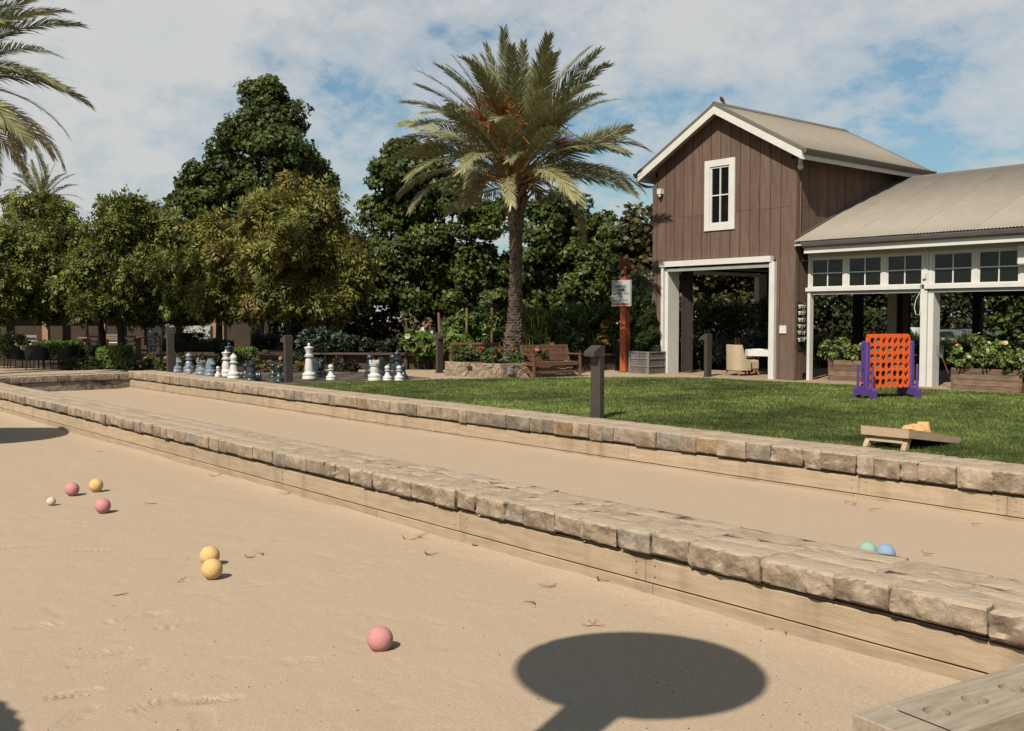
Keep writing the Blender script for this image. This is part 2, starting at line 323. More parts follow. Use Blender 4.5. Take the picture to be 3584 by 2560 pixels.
# ------------------------------------------------------------------ ground, sand lanes
ZN, ZF = -.42, -.46
gm = MB(); B = 3000
for a, b in (((-B, 11.02), (B, B)), ((-B, -B), (-30.3, 11.02)), ((-30.3, -B), (4.2, -4.2)), ((4.2, -B), (B, 11.02))):
    gm.add([(a[0], a[1], 0), (b[0], a[1], 0), (b[0], b[1], 0), (a[0], b[1], 0)], [(0, 1, 2, 3)])
struct('ground', gm, m_path)
soil = MB(); pts = [at(-200, 33.5), at(330, 33), at(420, 31.0), at(800, 29.6), at(1060, 29.6), at(1060, 31.2), at(2215, 31.2), (-20.4, 24.2, 0), (-20.4, 29.6, 0), (20, 29.6, 0), (20, 200, 0), (-150, 200, 0), (-200, 20, 0)]
soil.add([(p[0], p[1], .004) for p in pts], [tuple(range(len(pts)))]); struct('garden_soil', soil, m_soil)

def graded(a, b, fn):
    x = a; o = [a]
    while x < b: x += fn(x); o.append(min(x, b))
    return np.array(o)
def sheet(name, xs, ys, zf, mat, smooth=True):
    X, Y = np.meshgrid(xs, ys, indexing='ij'); Z = zf(X, Y); nx, ny = X.shape
    V = np.stack([X, Y, Z], -1).reshape(-1, 3); i = np.arange(nx * ny).reshape(nx, ny)
    F = np.stack([i[:-1, :-1], i[1:, :-1], i[1:, 1:], i[:-1, 1:]], -1).reshape(-1, 4)
    return tag(link(name, np_mesh(name, V, F, mat, smooth=smooth)), kind='structure')
prints = []
for (u, v, ang, ln, wd, per, dep) in [(1860, 2210, 0, 0, 0, 0, 0)][:0] + [
    (535, 2480, .95, .30, .12, .032, .010), (240, 2448, .55, .28, .12, .040, .009), (350, 2300, .5, .30, .13, .034, .007), (470, 2340, 1.3, .26, .11, .026, .005),
    (720, 2470, .2, .34, .10, .030, .011), (690, 2540, 1.9, .30, .12, .022, .006), (600, 2200, 1.0, .30, .12, .024, .004), (120, 2200, .4, .30, .12, .026, .005),
    (520, 2160, .3, .28, .11, .028, .004), (400, 2180, .9, .26, .10, .024, .004), (1050, 2330, .2, .34, .12, .030, .004), (180, 1740, .3, .30, .12, .034, .008),
    (150, 1880, 1.1, .36, .12, .040, .006), (240, 1835, .2, .30, .11, .04, .006), (60, 1920, .2, .5, .14, .04, .006), (300, 1935, .1, .4, .1, .05, .006), (560, 1960, .2, .3, .1, .04, .004),
    (1290, 2290, .3, .3, .12, .03, .004), (900, 2060, .4, .3, .12, .03, .003), (80, 1810, .7, .3, .12, .035, .006), (245, 2530, 1.4, .3, .13, .026, .006)]:
    p = gnd(u, v, ZN); prints.append((p[0], p[1], ang + YAW, ln, wd, per, dep))
def sandz(X, Y):
    Z = ZN + .028 * (fbm(X * .55, Y * .8, 4, 3) - .47) + .008 * (fbm(X * 3, Y * 4, 3, 9) - .43) + .003 * (fbm(X * 9, Y * 9, 3, 21) - .43)
    wall = np.clip((Y - 5.05) / .38, 0, 1); Z = Z + wall ** 2 * (.030 + .05 * (fbm(X * 1.3, Y * 2, 3, 5) - .4))
    g = fbm(X * 5 + 4, Y * 8, 3, 33); Z = Z - .003 * np.clip((g - .56) * 9, 0, 1) + .0022 * (fbm(X * 31, Y * 31, 2, 55) - .4)
    for cx, cy, a, ln, wd, per, dep in prints:
        u = (X - cx) * math.cos(a) + (Y - cy) * math.sin(a); v = -(X - cx) * math.sin(a) + (Y - cy) * math.cos(a)
        r = (u / (ln / 2)) ** 4 + (v / (wd / 2)) ** 4; k = np.clip(1.3 - r, 0, 1)
        Z = Z + k * dep * 2.1 * (.75 * np.sin(2 * np.pi * (u + .25 * v * np.sin(u * 21)) / per) - .45) * (.6 + .8 * vnoise(X * 14, Y * 14, 8))
    return Z
xs = graded(-30.2, 4.0, lambda x: .22 if x < -16 else (.05 if x < -10 else (.022 if x < -7 else (.014 if x < -3.1 else .06))))
ys = graded(-4.0, 5.44, lambda y: .3 if y < .7 else .018)
sheet('sand_lane', xs, ys, sandz, m_sand)
xs = graded(-30.2, 4.0, lambda x: .2 if x < -16 else .07); ys = graded(6.0, 10.44, lambda y: .07)
sheet('far_sand_lane', xs, ys, lambda X, Y: ZF + .03 * (fbm(X * .5, Y * .8, 4, 13) - .47) + .005 * (fbm(X * 3, Y * 4, 3, 19) - .43) + np.clip((Y - 10.0) / .4, 0, 1) ** 2 * (.02 + .05 * (fbm(X * 1.1, Y, 3, 6) - .42)) + np.clip((6.3 - Y) / .3, 0, 1) ** 2 * .04, m_sand)

# ------------------------------------------------------------------ stone capped walls
def stone_mesh(poly, z0, z1, sp, amp, seed, dz=None):
    P = np.array(poly, float); n = len(P); ctr = P.mean(0); per = []
    for i in range(n):
        a, b = P[i], P[(i + 1) % n]; k = max(1, int(np.linalg.norm(b - a) / sp))
        for j in range(k): per.append(a + (b - a) * j / k)
    per = np.array(per); prev = np.roll(per, 1, 0); nxt = np.roll(per, -1, 0); tg = nxt - prev; nr = np.stack([tg[:, 1], -tg[:, 0]], 1); nr /= np.maximum(np.linalg.norm(nr, axis=1, keepdims=True), 1e-6)
    rows = max(2, int((z1 - z0) / (dz or sp))); rb = min(.018, (z1 - z0) * .14); V = []
    lv = [(z0, -rb)] + [(z0 + rb + (z1 - z0 - 2 * rb) * j / (rows - 1), 0) for j in range(rows)] + [(z1 - rb * .25, -rb * .5), (z1, -rb * 1.4)]
    for z, ins in lv:
        for p, q in zip(per, nr):
            s3 = Vector((p[0] * 9 + seed, p[1] * 9, z * 9)); d = noise.noise(s3) * amp + abs(noise.noise(s3 * 2.3)) * amp * .9 - amp * .4 + noise.noise(s3 * 5.5) * amp * .35
            r = p + q * (d * (1 if ins > -rb else .4) + ins); V.append((r[0], r[1], z + noise.noise(s3 * 1.2 + Vector((9, 9, 9))) * min(amp, .012) * (.3 if ins < 0 else 0)))
    m = MB(); k = len(per); L_ = len(lv); fs = [(i * k + j, i * k + (j + 1) % k, (i + 1) * k + (j + 1) % k, (i + 1) * k + j) for i in range(L_ - 1) for j in range(k)]
    V.append((ctr[0], ctr[1], z1 + noise.noise(Vector((seed, 3, 1))) * .003)); c = len(V) - 1
    fs += [((L_ - 1) * k + j, (L_ - 1) * k + (j + 1) % k, c) for j in range(k)]
    m.add(V, fs); return m
def joints(a, b, lo, hi, g):
    o = [a]
    while o[-1] < b - lo: o.append(o[-1] + g.uniform(lo, hi))
    return o
def cap_wall(root, xa, xb, yf, yb, z0, z1, rows, lfun, near, mats, seed, warm=()):
    g = random.Random(seed); nr = len(rows) - 1; xs_all = []
    for r in range(nr):
        o = [xa]
        while o[-1] < xb: o.append(o[-1] + lfun(o[-1], r) * g.uniform(.6, 1.45))
        xs_all.append(o)
    yl = lambda r, x: yf + (yb - yf) * rows[r] + (0 if r in (0,) else (.05 if r < nr else .02) * noise.noise(Vector((x * 2.7, r * 7.7 + seed, 0))) * (1.6 if r < nr else 1))
    for r in range(nr):
        o = xs_all[r]
        for x0, x1 in zip(o[:-1], o[1:]):
            gap = .004; s0 = g.uniform(-.02, .02); s1 = g.uniform(-.02, .02); pr = g.uniform(-.014, .012) if r == 0 else 0; xm = (x0 + x1) / 2
            poly = [(x0 + gap, yl(r, x0) + gap * (r > 0) + pr), (xm, yl(r, xm) + gap * (r > 0) + pr), (x1 - gap, yl(r, x1) + gap * (r > 0) + pr), (x1 - gap + s1, yl(r + 1, x1) - gap), (xm, yl(r + 1, xm) - gap), (x0 + gap + s0, yl(r + 1, x0) - gap)]
            isn = near(xm); zb = z0 + g.uniform(-.012, .012) if r == 0 else z1 - .07
            m = stone_mesh(poly, zb, z1 + g.uniform(-.005, .004), .032 if isn else .11, .026 if isn else .014, g.uniform(0, 90), .026 if isn else .06)
            mt = mats[0] if g.random() > .06 or r else mats[1]
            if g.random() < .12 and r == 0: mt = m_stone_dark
            obj('stone', m, mt, root, 'all' if r else True)
def planks(root, rows, y, xcuts, th=.045):
    for (z0, z1), cuts in zip(rows, xcuts):
        for a, b in zip(cuts[:-1], cuts[1:]):
            m = MB(); nseg = max(2, int((b - a) / .4)); rings = []
            for i in range(nseg + 1):
                x = a + .003 + (b - a - .006) * i / nseg; wv = .004 * noise.noise(Vector((x * 1.1, z1 * 9, y)))
                rings.append([(x, y + wv, z0 + .002 * noise.noise(Vector((x * 5, 1, z0)))), (x, y + wv, z1 - .005), (x, y + .006, z1), (x, y + th, z1), (x, y + th, z0)])
            m.loft(rings); pk = obj('plank', m, m_plank, root)
            h = MB()
            for xx in (a + .09, b - .09):
                for zz in (z0 + (z1 - z0) * .27, z0 + (z1 - z0) * .75):
                    if z1 - z0 > .15: h.lathe([(.006, 0), (.006, .002)], 8); h.xf(Matrix.Translation((xx, y - .001, zz)) @ Matrix.Rotation(R(90), 4, 'X'), len(h.v) - 16)
            if h.v: obj('nail_head', h, m_dark, pk)
jx = lambda u, v, Y: float(onY(u, v, Y)[0])
t = thing('bocce_wall', 'long low wall of tan stone blocks over planks dividing the two sand lanes', 'wall', (0, 0, 0))
cap_wall(t, -30.2, -.6, 5.352, 6.08, -.095, .062, [0, .33, .68, 1], lambda x, r: (.42 if r == 0 else .46) if x > -6 else (.34 if x > -12 else (.31 if r == 0 else .5)), lambda x: x > -9.5, (m_stone, m_stone_warm), 11)
k = MB().box((-30.2, 5.43, -.7), (-.6, 6.06, -.125)); k.box((-30.2, 5.47, -.125), (-.6, 6.03, .059)); obj('core', k, m_mortar, t)
j1 = jx(2265, 2030, 5.4)
planks(t, [(-.303, -.136), (-.62, -.316)], 5.40, [[-30.2, -26.1, -22.4, -18.4, -14.6, -10.7, -7.2, j1, -.6], [-30.2, -24, -19.9, -16.1, -12.3, -8.6, -4.9, -.6]])
t = thing('bocce_wall', 'stone capped plank wall between the far sand lane and the lawn', 'wall', (0, 0, 0))
cap_wall(t, -30.0, 0.6, 10.355, 11.08, -.175, .045, [0, .5, 1], lambda x, r: .33 if x > -14 else .37, lambda x: x > -7.5, (m_stone, m_stone_warm), 23)
k = MB().box((-30.0, 10.43, -.7), (.6, 11.06, -.20)); k.box((-30.0, 10.47, -.20), (.6, 11.03, .042)); obj('core', k, m_mortar, t)
planks(t, [(-.403, -.211), (-.66, -.416)], 10.40, [[-30, -25.5, -21.3, -17, jx(1499, 1500, 10.4), -9.9, -6.3, jx(3538, 1790, 10.4), .6], [-30, -24, -20, -15.5, -11.5, -8, jx(2996, 1740, 10.4), .6]])
t = thing('bocce_wall', 'short dark stone end wall closing the far sand lane at left', 'wall', (-30.0, 5.5, 0), R(90))
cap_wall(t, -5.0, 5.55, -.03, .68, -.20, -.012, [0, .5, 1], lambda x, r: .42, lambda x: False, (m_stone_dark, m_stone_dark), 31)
k = MB(); nx = 60; rings = []
for i in range(nx + 1):
    x = -5 + 10.5 * i / nx
    rings.append([(x, .02 + .012 * noise.noise(Vector((x * 3, 0, 0))), -.7), (x, .02 + .02 * noise.noise(Vector((x * 4, 2, 0))), -.38), (x, .02 + .025 * noise.noise(Vector((x * 5, 4, 0))), -.22), (x, .6, -.22), (x, .6, -.7)])
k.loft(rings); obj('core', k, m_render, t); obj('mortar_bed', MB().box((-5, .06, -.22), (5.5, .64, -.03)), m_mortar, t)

# ------------------------------------------------------------------ lawn
edge = [(-21.9, 11.1), (-22.0, 12.3), (-21.65, 13.75), (-21.3, 15.4), (-20.6, 16.9), (-19.6, 18.6), (-18.5, 20.2), (-17.4, 21.05), (-15.6, 21.3), (-14.2, 21.45), (-11.5, 21.62), (-9.5, 21.72), (-2.0, 21.9), (2.0, 21.9), (2.0, 11.1)]
lm = MB(); lm.add([(x, y, .006) for x, y in edge], [tuple(range(len(edge)))[::-1]]); struct('lawn', lm, m_turf)
def inpoly(x, y, poly):
    ins = np.zeros(len(x), bool); n = len(poly)
    for i in range(n):
        x0, y0 = poly[i]; x1, y1 = poly[(i + 1) % n]
        c = ((y0 > y) != (y1 > y)) & (x < (x1 - x0) * (y - y0) / (y1 - y0 + 1e-12) + x0); ins ^= c
    return ins
def grass(n):
    g = np.random.default_rng(5)
    zc = 9.5 + 18 * g.random(n) ** 1.35; u = g.uniform(900, 3640, n)
    P = F0[None, :2] * zc[:, None] + R0[None, :2] * ((u - 1792) / FPX * zc)[:, None]; ok = inpoly(P[:, 0] + g.normal(size=n) * .04, P[:, 1] + g.normal(size=n) * .03, edge); P = P[ok]; zc = zc[ok]; n = len(P)
    hgt = g.uniform(.022, .05, n) * (1 + .5 * (fbm(P[:, 0] * .9, P[:, 1] * .9, 3, 2) - .45)); wd = .0022 * (.6 + zc / 14) + .0012; a = g.uniform(0, 6.28, n)
    lean = g.normal(size=(n, 2)) * .55; sx = np.cos(a) * wd; sy = np.sin(a) * wd
    b = np.stack([P[:, 0], P[:, 1], np.full(n, .004)], 1); off = np.stack([sx, sy, 0 * sx], 1)
    tip = b + np.stack([lean[:, 0] * hgt, lean[:, 1] * hgt, hgt], 1)
    V = np.stack([b - off, b + off, tip], 1).reshape(-1, 3); F = np.arange(3 * n).reshape(n, 3)
    pat = fbm(P[:, 0] * .7, P[:, 1] * .5, 4, 44); pat2 = fbm(P[:, 0] * 3, P[:, 1] * 3, 3, 47)
    k = np.clip(.62 + 1.5 * (pat - .47) + .9 * (pat2 - .45), .2, 1.6)[:, None]
    col = np.array([.150, .205, .058])[None] * k * (1 + .22 * g.normal(size=(n, 1))); dry = g.random(n) < .10; col[dry] = np.array([.36, .33, .17]) * k[dry] * 1.1
    yel = np.clip((pat2 - .5) * 3, 0, 1)[:, None]; col = col * (1 - yel * .35) + np.array([.25, .27, .08])[None] * yel * .35 * k
    return tag(link('grass', np_mesh('grass', V, F, m_grass, np.repeat(np.clip(col, .004, .5), 3, 0))), 'short mown green grass covering the lawn', 'grass', None, 'stuff')
grass(330000)
# ------------------------------------------------------------------ brown barn
def strip_pieces(x0, x1, z0, top, openings, seams):
    xs_ = sorted({x0, x1, *[o for q in openings for o in q[:2] if x0 < o < x1]})
    res = []
    for a, b in zip(xs_[:-1], xs_[1:]):
        iv = [(z0, None)]
        for oa, ob, za, zb in openings:
            if oa < (a + b) / 2 < ob:
                n2 = []
                for lo, hi in iv:
                    if hi is None or hi > za:
                        if lo < za: n2.append((lo, za))
                        if hi is None or hi > zb: n2.append((max(zb, lo), hi))
                    else: n2.append((lo, hi))
                iv = n2
        for s in seams:
            n2 = []
            for lo, hi in iv:
                if lo < s and (hi is None or hi > s): n2 += [(lo, s - .003), (s + .003, hi)]
                else: n2.append((lo, hi))
            iv = n2
        for lo, hi in iv: res.append((a, b, lo, hi))
    return res
def board_wall(parent, name, edges, z0, top, openings, seams, to3, depth, mat, gap=.0105, ridge=None):
    for a, b in zip(edges[:-1], edges[1:]):
        for x0, x1, lo, hi in strip_pieces(a, b, z0, top, openings, seams):
            m = MB()
            l = x0 + (gap if x0 == a else 0); r = x1 - (gap if x1 == b else 0)
            if hi is None:
                tp = [(r, top(r))] + ([(ridge, top(ridge))] if ridge and l < ridge < r else []) + [(l, top(l))]
                if min(z for _, z in tp) <= lo: continue
                pl = [(l, lo), (r, lo)] + tp
            else: pl = [(l, lo), (r, lo), (r, hi), (l, hi)]
            m.prism([to3(x, z, 0) for x, z in pl], Vector(to3(0, 0, depth)) - Vector(to3(0, 0, 0)), None)
            obj(name, m, mat, parent)
BX0, BX1, BY0, BY1 = -19.95, -15.22, 22.0, 27.6; RX = -17.56; SL = .553
roofz = lambda x: 7.30 - SL * abs(x - RX)
barn = thing('brown_barn', 'tall brown board barn with white window, open doorway and gabled metal roof', 'barn', (RX, 22, 0))
O = Vector((-RX, -22, 0))
class Sub:            # parts are written in world coordinates and moved into the frame of their thing
    def __init__(s, root): s.o = Vector(root.location)
def wobj(name, mb, mat, root, smooth=False):
    o = Vector(root.location); mb.v = [(x - o.x, y - o.y, z - o.z) for x, y, z in mb.v]; return obj(name, mb, mat, root, smooth)
_obj = obj
def obj_in(root):
    def f(name, mb, mat, parent=None, smooth=False):
        o = Vector(root.location); mb.v = [(x - o.x, y - o.y, z - o.z) for x, y, z in mb.v]; return _obj(name, mb, mat, parent, smooth)
    return f
DO = (-19.56, -15.78, 0, 3.10); WO = (-18.0, -17.2, 4.05, 5.78)
ft = lambda x: min(roofz(x) - .12, 9)
ow = obj_in(barn); obj = ow
ed = [BX0 + .10 + (BX1 - BX0 - .2) * i / 14 for i in range(15)]
ed = [x + (.02 * noise.noise(Vector((i * 3.3, 0, 0))) if 0 < i < 14 else 0) for i, x in enumerate(ed)]
front = lambda x, z, d: (x, BY0 - d, z)
board_wall(barn, 'siding_board', ed, .02, ft, [DO, WO], [4.42], front, .022, m_brown, ridge=RX)
m = MB()
for q in ((BX0, -19.56, 0, 3.1), (-15.78, BX1, 0, 3.1), (BX0, -18.0, 3.1, 5.78), (-17.2, BX1, 3.1, 5.78), (-18.0, -17.2, 3.1, 4.05)):
    x0, x1, z0, z1 = q
    if z1 > 5.5: m.prism([(x0, BY0 + .004, z0), (x1, BY0 + .004, z0), (x1, BY0 + .004, min(ft(x1), z1)), (x0, BY0 + .004, min(ft(x0), z1))], (0, .12, 0), None)
    else: m.box((x0, BY0 + .004, z0), (x1, BY0 + .124, z1))
m.prism([(BX0 + .9, BY0 + .004, 5.78), (BX1 - .9, BY0 + .004, 5.78), (RX, BY0 + .004, ft(RX))], (0, .12, 0), None)
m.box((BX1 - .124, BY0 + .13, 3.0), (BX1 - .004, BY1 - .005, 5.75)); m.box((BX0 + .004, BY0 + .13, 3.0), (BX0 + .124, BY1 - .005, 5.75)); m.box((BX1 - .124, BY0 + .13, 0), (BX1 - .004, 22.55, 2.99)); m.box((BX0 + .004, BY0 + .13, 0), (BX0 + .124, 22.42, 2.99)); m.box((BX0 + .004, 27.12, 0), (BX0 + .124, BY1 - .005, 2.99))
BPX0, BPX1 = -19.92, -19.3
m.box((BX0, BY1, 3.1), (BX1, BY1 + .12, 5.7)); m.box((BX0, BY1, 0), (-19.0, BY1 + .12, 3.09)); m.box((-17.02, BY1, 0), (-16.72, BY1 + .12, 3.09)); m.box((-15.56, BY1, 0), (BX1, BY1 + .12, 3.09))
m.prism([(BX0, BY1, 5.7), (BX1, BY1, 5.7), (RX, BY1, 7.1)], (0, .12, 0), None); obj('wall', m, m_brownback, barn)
side = lambda y, z, d: (BX1 + d, y, z)
board_wall(barn, 'siding_board', [22.12 + .42 * i for i in range(14)], .18, lambda y: 5.74, [(22.54, 27.3, 0, 3.02)], [4.42], side, .022, m_brown)
for x0 in (BX0 - .022, BX1 - .098): obj('corner_board', MB().box((x0, BY0 - .036, .0), (x0 + .12, BY0 - .004, 5.60)), m_brown, barn)
obj('corner_board', MB().box((BX1 + .022, BY0 - .03, .0), (BX1 + .045, BY0 + .10, 5.66)), m_brown, barn); obj('corner_board', MB().box((BX0 - .05, BY0 - .02, 0), (BX0 - .024, BY0 + .1, 5.5)), m_brown, barn)
obj('base_board', MB().box((BX1 + .003, BY0 + .105, 0), (BX1 + .04, BY0 + .34, .19)), m_brown, barn); obj('base_board', MB().box((-15.66, BY0 - .04, 0), (BX1 - .1, BY0 - .006, .19)), m_brown, barn)
obj('floor', MB().box((BX0 + .1, BY0 - .25, -.2), (BX1 - .1, BY1 + .3, .012)), m_concrete, barn)
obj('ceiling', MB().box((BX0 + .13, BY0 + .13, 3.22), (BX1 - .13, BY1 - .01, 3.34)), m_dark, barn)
# roof
def corr_sheet(name, w_, ln, mat):         # corrugated sheet, width along x, slope along y (0..ln), z up
    n = max(12, int(w_ / .0127)); V = []; 
    for y in (0, ln):
        for i in range(n + 1):
            x = w_ * i / n; V.append((x, y, .010 * math.sin(2 * math.pi * x / .0762)))
    F = [(i, i + 1, n + 2 + i, n + 1 + i) for i in range(n)]
    V2 = [(x, y, z - .004) for x, y, z in V]; o = len(V); F += [(o + n + 1 + i, o + n + 2 + i, o + i + 1, o + i) for i in range(n)] + [(i + 1, i, o + i, o + i + 1) for i in range(n)] + [(n + 1 + i, n + 2 + i, o + n + 2 + i, o + n + 1 + i) for i in range(n)]
    return MB().add(V + V2, F).mesh(name, mat, "all")
RY0, RY1 = 21.64, 27.95; EX = 2.76
sl_len = math.hypot(EX, EX * SL); ang = math.atan(SL)
nsh = 8; wsh = (RY1 - RY0) / nsh; me = corr_sheet('roof_sheet', wsh + .02, sl_len + .04, m_roof)
roof = link('roof', None, barn)
dk = MB()
for sg in (-1, 1):
    dk.prism([(RX, RY0 + .03, 7.26), (RX + sg * (EX - .03), RY0 + .03, 7.26 - (EX - .03) * SL), (RX + sg * (EX - .03), RY0 + .03, 7.16 - (EX - .03) * SL), (RX, RY0 + .03, 7.16)], (0, RY1 - RY0 - .06, 0), None)
    for i in range(nsh):
        o = link('roof_sheet', me, roof)
        if sg > 0: M4 = Matrix.Translation((0, RY0 + wsh * i - 22, 7.31)) @ Matrix.Rotation(ang, 4, 'Y') @ Matrix.Rotation(R(-90), 4, 'Z') @ Matrix.Translation((-wsh - .01, 0, .002 * (i % 2)))
        else: M4 = Matrix.Translation((0, RY0 + wsh * i - 22, 7.31)) @ Matrix.Rotation(-ang, 4, 'Y') @ Matrix.Rotation(R(90), 4, 'Z') @ Matrix.Translation((-.01, 0, .002 * (i % 2)))
        o.matrix_local = M4
obj('roof_deck', dk, m_cream, roof)
fb = MB(); vg = MB()
for Y0, Y1 in ((RY0 - .005, RY0 + .028), (RY1 - .028, RY1 + .005)):
    for sg in (-1, 1):
        P = lambda dx, dz: (RX + sg * dx, Y0, 7.27 - dx * SL + dz)
        obj('fascia', MB().prism([P(0, -.235), P(EX, -.235), P(EX, 0), P(0, 0)], (0, Y1 - Y0, 0), None), m_white, roof)
for sg in (-1, 1):
    P = lambda dx, dz, y: (RX + sg * dx, y, 7.30 - dx * SL + dz)
    vg.prism([P(-.0, -.045, RY0 - .02), P(EX + .03, -.045, RY0 - .02), P(EX + .03, .028, RY0 - .02), P(0, .028, RY0 - .02)], (0, .17, 0), None)
    vg.prism([P(-.0, -.045, RY1 - .1), P(EX + .03, -.045, RY1 - .1), P(EX + .03, .028, RY1 - .1), P(0, .028, RY1 - .1)], (0, .12, 0), None)
rc = [(RX - .11, 0, 7.265), (RX, 0, 7.345), (RX + .11, 0, 7.265)]
vg.prism([(x, RY0 - .02, z + dz) for (x, _, z), dz in [(rc[0], 0), (rc[1], 0), (rc[2], 0), (rc[2], .012), (rc[1], .016), (rc[0], .012)]], (0, RY1 - RY0 + .04, 0), None)
obj('verge_trim', vg, m_verge, roof)
for sg in (-1, 1):
    xe = RX + sg * EX; ze = 7.27 - EX * SL
    ef = MB(); gt = MB(); ef.box((min(xe, xe + sg * .03), RY0 + .03, ze - .235), (max(xe, xe + sg * .03), RY1 - .03, ze - .01))
    pr = [(0, -.13), (.05, -.135), (.10, -.10), (.125, -.03), (.13, .0), (.118, .0), (.112, -.03), (.09, -.088), (.05, -.118), (.012, -.115), (.012, 0), (0, 0)]
    gt.prism([(xe + sg * (.032 + a), RY0 - .02, ze + .012 + b) for a, b in pr], (0, RY1 - RY0 + .03, 0), None)
    for yy in (RY0 - .02, RY1 + .002): gt.prism([(xe + sg * (.032 + a), yy, ze + .012 + b) for a, b in pr[:6]] + [(xe + sg * .032, yy, ze + .012)], (0, .01, 0), None)
    obj('eave_board', ef, m_white, roof); obj('gutter', gt, m_grey, roof)
ds = MB(); xe = RX + EX + .1; ze = 5.62
ds.tube([(xe, 27.62, ze), (xe, 27.62, ze - .12), (xe - .12, 27.5, ze - .2), (BX1 + .09, 27.42, ze - .24), (BX1 + .07, 27.40, ze - .5)], .045, 8)
xl = RX - EX - .1; ds.tube([(xl, 21.75, ze), (xl, 21.78, ze - .14), (xl + .2, 21.9, ze - .24), (BX0 - .09, 22.02, ze - .26), (BX0 - .09, 22.05, ze - .6), (BX0 - .09, 22.05, .1)], .045, 8)
obj('downspout', ds, m_grey, barn, True)
# barn window
wn = link('window', None, barn)
fr = MB(); X0, X1, Z0, Z1 = -18.11, -17.09, 3.965, 5.865; ix0, ix1, iz0, iz1 = -17.93, -17.26, 4.13, 5.69
fr.box((X0, BY0 - .06, Z0), (ix0, BY0 - .005, Z1)); fr.box((ix1, BY0 - .06, Z0), (X1, BY0 - .005, Z1)); fr.box((ix0, BY0 - .058, iz1), (ix1, BY0 - .005, Z1)); fr.box((ix0, BY0 - .058, Z0), (ix1, BY0 - .005, iz0))
obj('frame', fr, m_white, wn)
sa = MB()
for a, b in (((ix0, 0, iz0), (ix0 + .05, 0, iz1)), ((ix1 - .05, 0, iz0), (ix1, 0, iz1)), ((ix0 + .05, 0, iz0), (ix1 - .05, 0, iz0 + .05)), ((ix0 + .05, 0, iz1 - .05), (ix1 - .05, 0, iz1)), (((ix0 + ix1) / 2 - .016, 0, iz0 + .05), ((ix0 + ix1) / 2 + .016, 0, iz1 - .05))):
    sa.box((a[0], BY0 - .03, a[2]), (b[0], BY0 + .03, b[2]))
zm = (iz0 + iz1) / 2
for xa, xb in ((ix0 + .05, (ix0 + ix1) / 2 - .016), ((ix0 + ix1) / 2 + .016, ix1 - .05)): sa.box((xa, BY0 - .028, zm - .016), (xb, BY0 + .028, zm + .016))
obj('sash', sa, m_white, wn)
for xa, xb in ((ix0 + .05, (ix0 + ix1) / 2 - .016), ((ix0 + ix1) / 2 + .016, ix1 - .05)):
    for za, zb in ((iz0 + .05, zm - .016), (zm + .016, iz1 - .05)): obj('pane', MB().box((xa, BY0 + .004, za), (xb, BY0 + .010, zb)), m_glass, wn)
# doorway frame, back post, door track
fr = MB(); fr.box((-19.66, BY0 - .16, 3.04), (-15.84, BY0 - .024, 3.19)); fr.box((-15.90, BY0 - .13, 0), (-15.74, BY0 - .026, 3.04)); fr.box((-19.60, BY0 - .13, 0), (-19.52, BY0 - .026, 3.04))
fr.box((-19.515, BY0 - .05, 0), (-19.40, BY0 + .42, 2.99)); fr.box((-15.9, BY0 - .02, 0), (-15.84, BY0 + .2, 2.98)); obj('door_frame', fr, m_white, barn)
obj('door_track', MB().box((-19.40, BY0 - .10, 2.90), (-15.9, BY0 - .03, 2.985)).box((-19.3, 22.3, 3.02), (-19.24, 27.4, 3.08)).box((-16.1, 22.3, 3.02), (-16.04, 27.4, 3.08)).box((-19.3, 24.0, 3.09), (-16.04, 24.05, 3.15)), m_track, barn)
obj('back_post', MB().box((BX0 - .02, 26.70, 0), (BX0 + .16, 27.11, 2.98)), m_white, barn); obj('corner_column', MB().box((-15.87, BY1 - .03, 0), (-15.57, BY1 + .16, 3.08)), m_cream, barn)
obj('back_header', MB().box((BX0 - .01, 22.43, 2.90), (BX0 + .14, 26.69, 2.995)), m_white, barn)
obj('flood_lamp', MB().box((BX0 + .20, BY0 - .16, 5.12), (BX0 + .34, BY0 - .024, 5.27)).tube([(BX0 + .27, BY0 - .09, 5.12), (BX0 + .27, BY0 - .14, 5.04)], .035, 10), m_white, barn)
obj('camera_dome', MB().sphere((BX1 + .14, BY0 - .02, 5.38), .075).tube([(BX1 + .14, BY0 - .02, 5.45), (BX1 + .14, BY0 - .02, 5.60)], .055, 10), m_white, barn, True)
obj('conduit', MB().tube([(BX1 + .05, BY0 + .14, 5.6), (BX1 + .05, BY0 + .14, 3.2), (BX1 + .10, BY0 + .2, 3.05), (BX1 + .2, BY0 + .26, 3.04)], .02, 6), m_brown, barn)
obj = _obj
# plants, notice and curtain that hang on the barn
nt_ = MB().box((-15.62, 21.945, 1.20), (-15.42, 21.975, 1.40)); tag(obj('notice_plate', nt_, m_white), 'small white plate fixed to the brown wall right of the barn doorway', 'plate')
cu = MB(); n = 28; rings = [[(-19.36 + .02 * math.sin(i * 1.4) + .10 * (i / n), 22.5 + .55 * i / n, z), (-19.35 + .02 * math.sin(i * 1.4) + .10 * (i / n), 22.51 + .55 * i / n, z)] for z in (0.06,) for i in range(n + 1)]
V = [];
for i in range(n + 1):
    a = (-19.34 + .028 * math.sin(i * 1.5) + .22 * i / n, 22.46 + .25 * i / n)
    V += [(a[0], a[1], .06), (a[0], a[1], 2.95)]
cu.add(V, [(2 * i, 2 * i + 2, 2 * i + 3, 2 * i + 1) for i in range(n)])
tag(obj('curtain', cu, M('brown_curtain', (.045, .033, .027), .9, var=.15, scale=8), None, True), 'dark brown curtain gathered at the left side of the barn doorway', 'curtain')

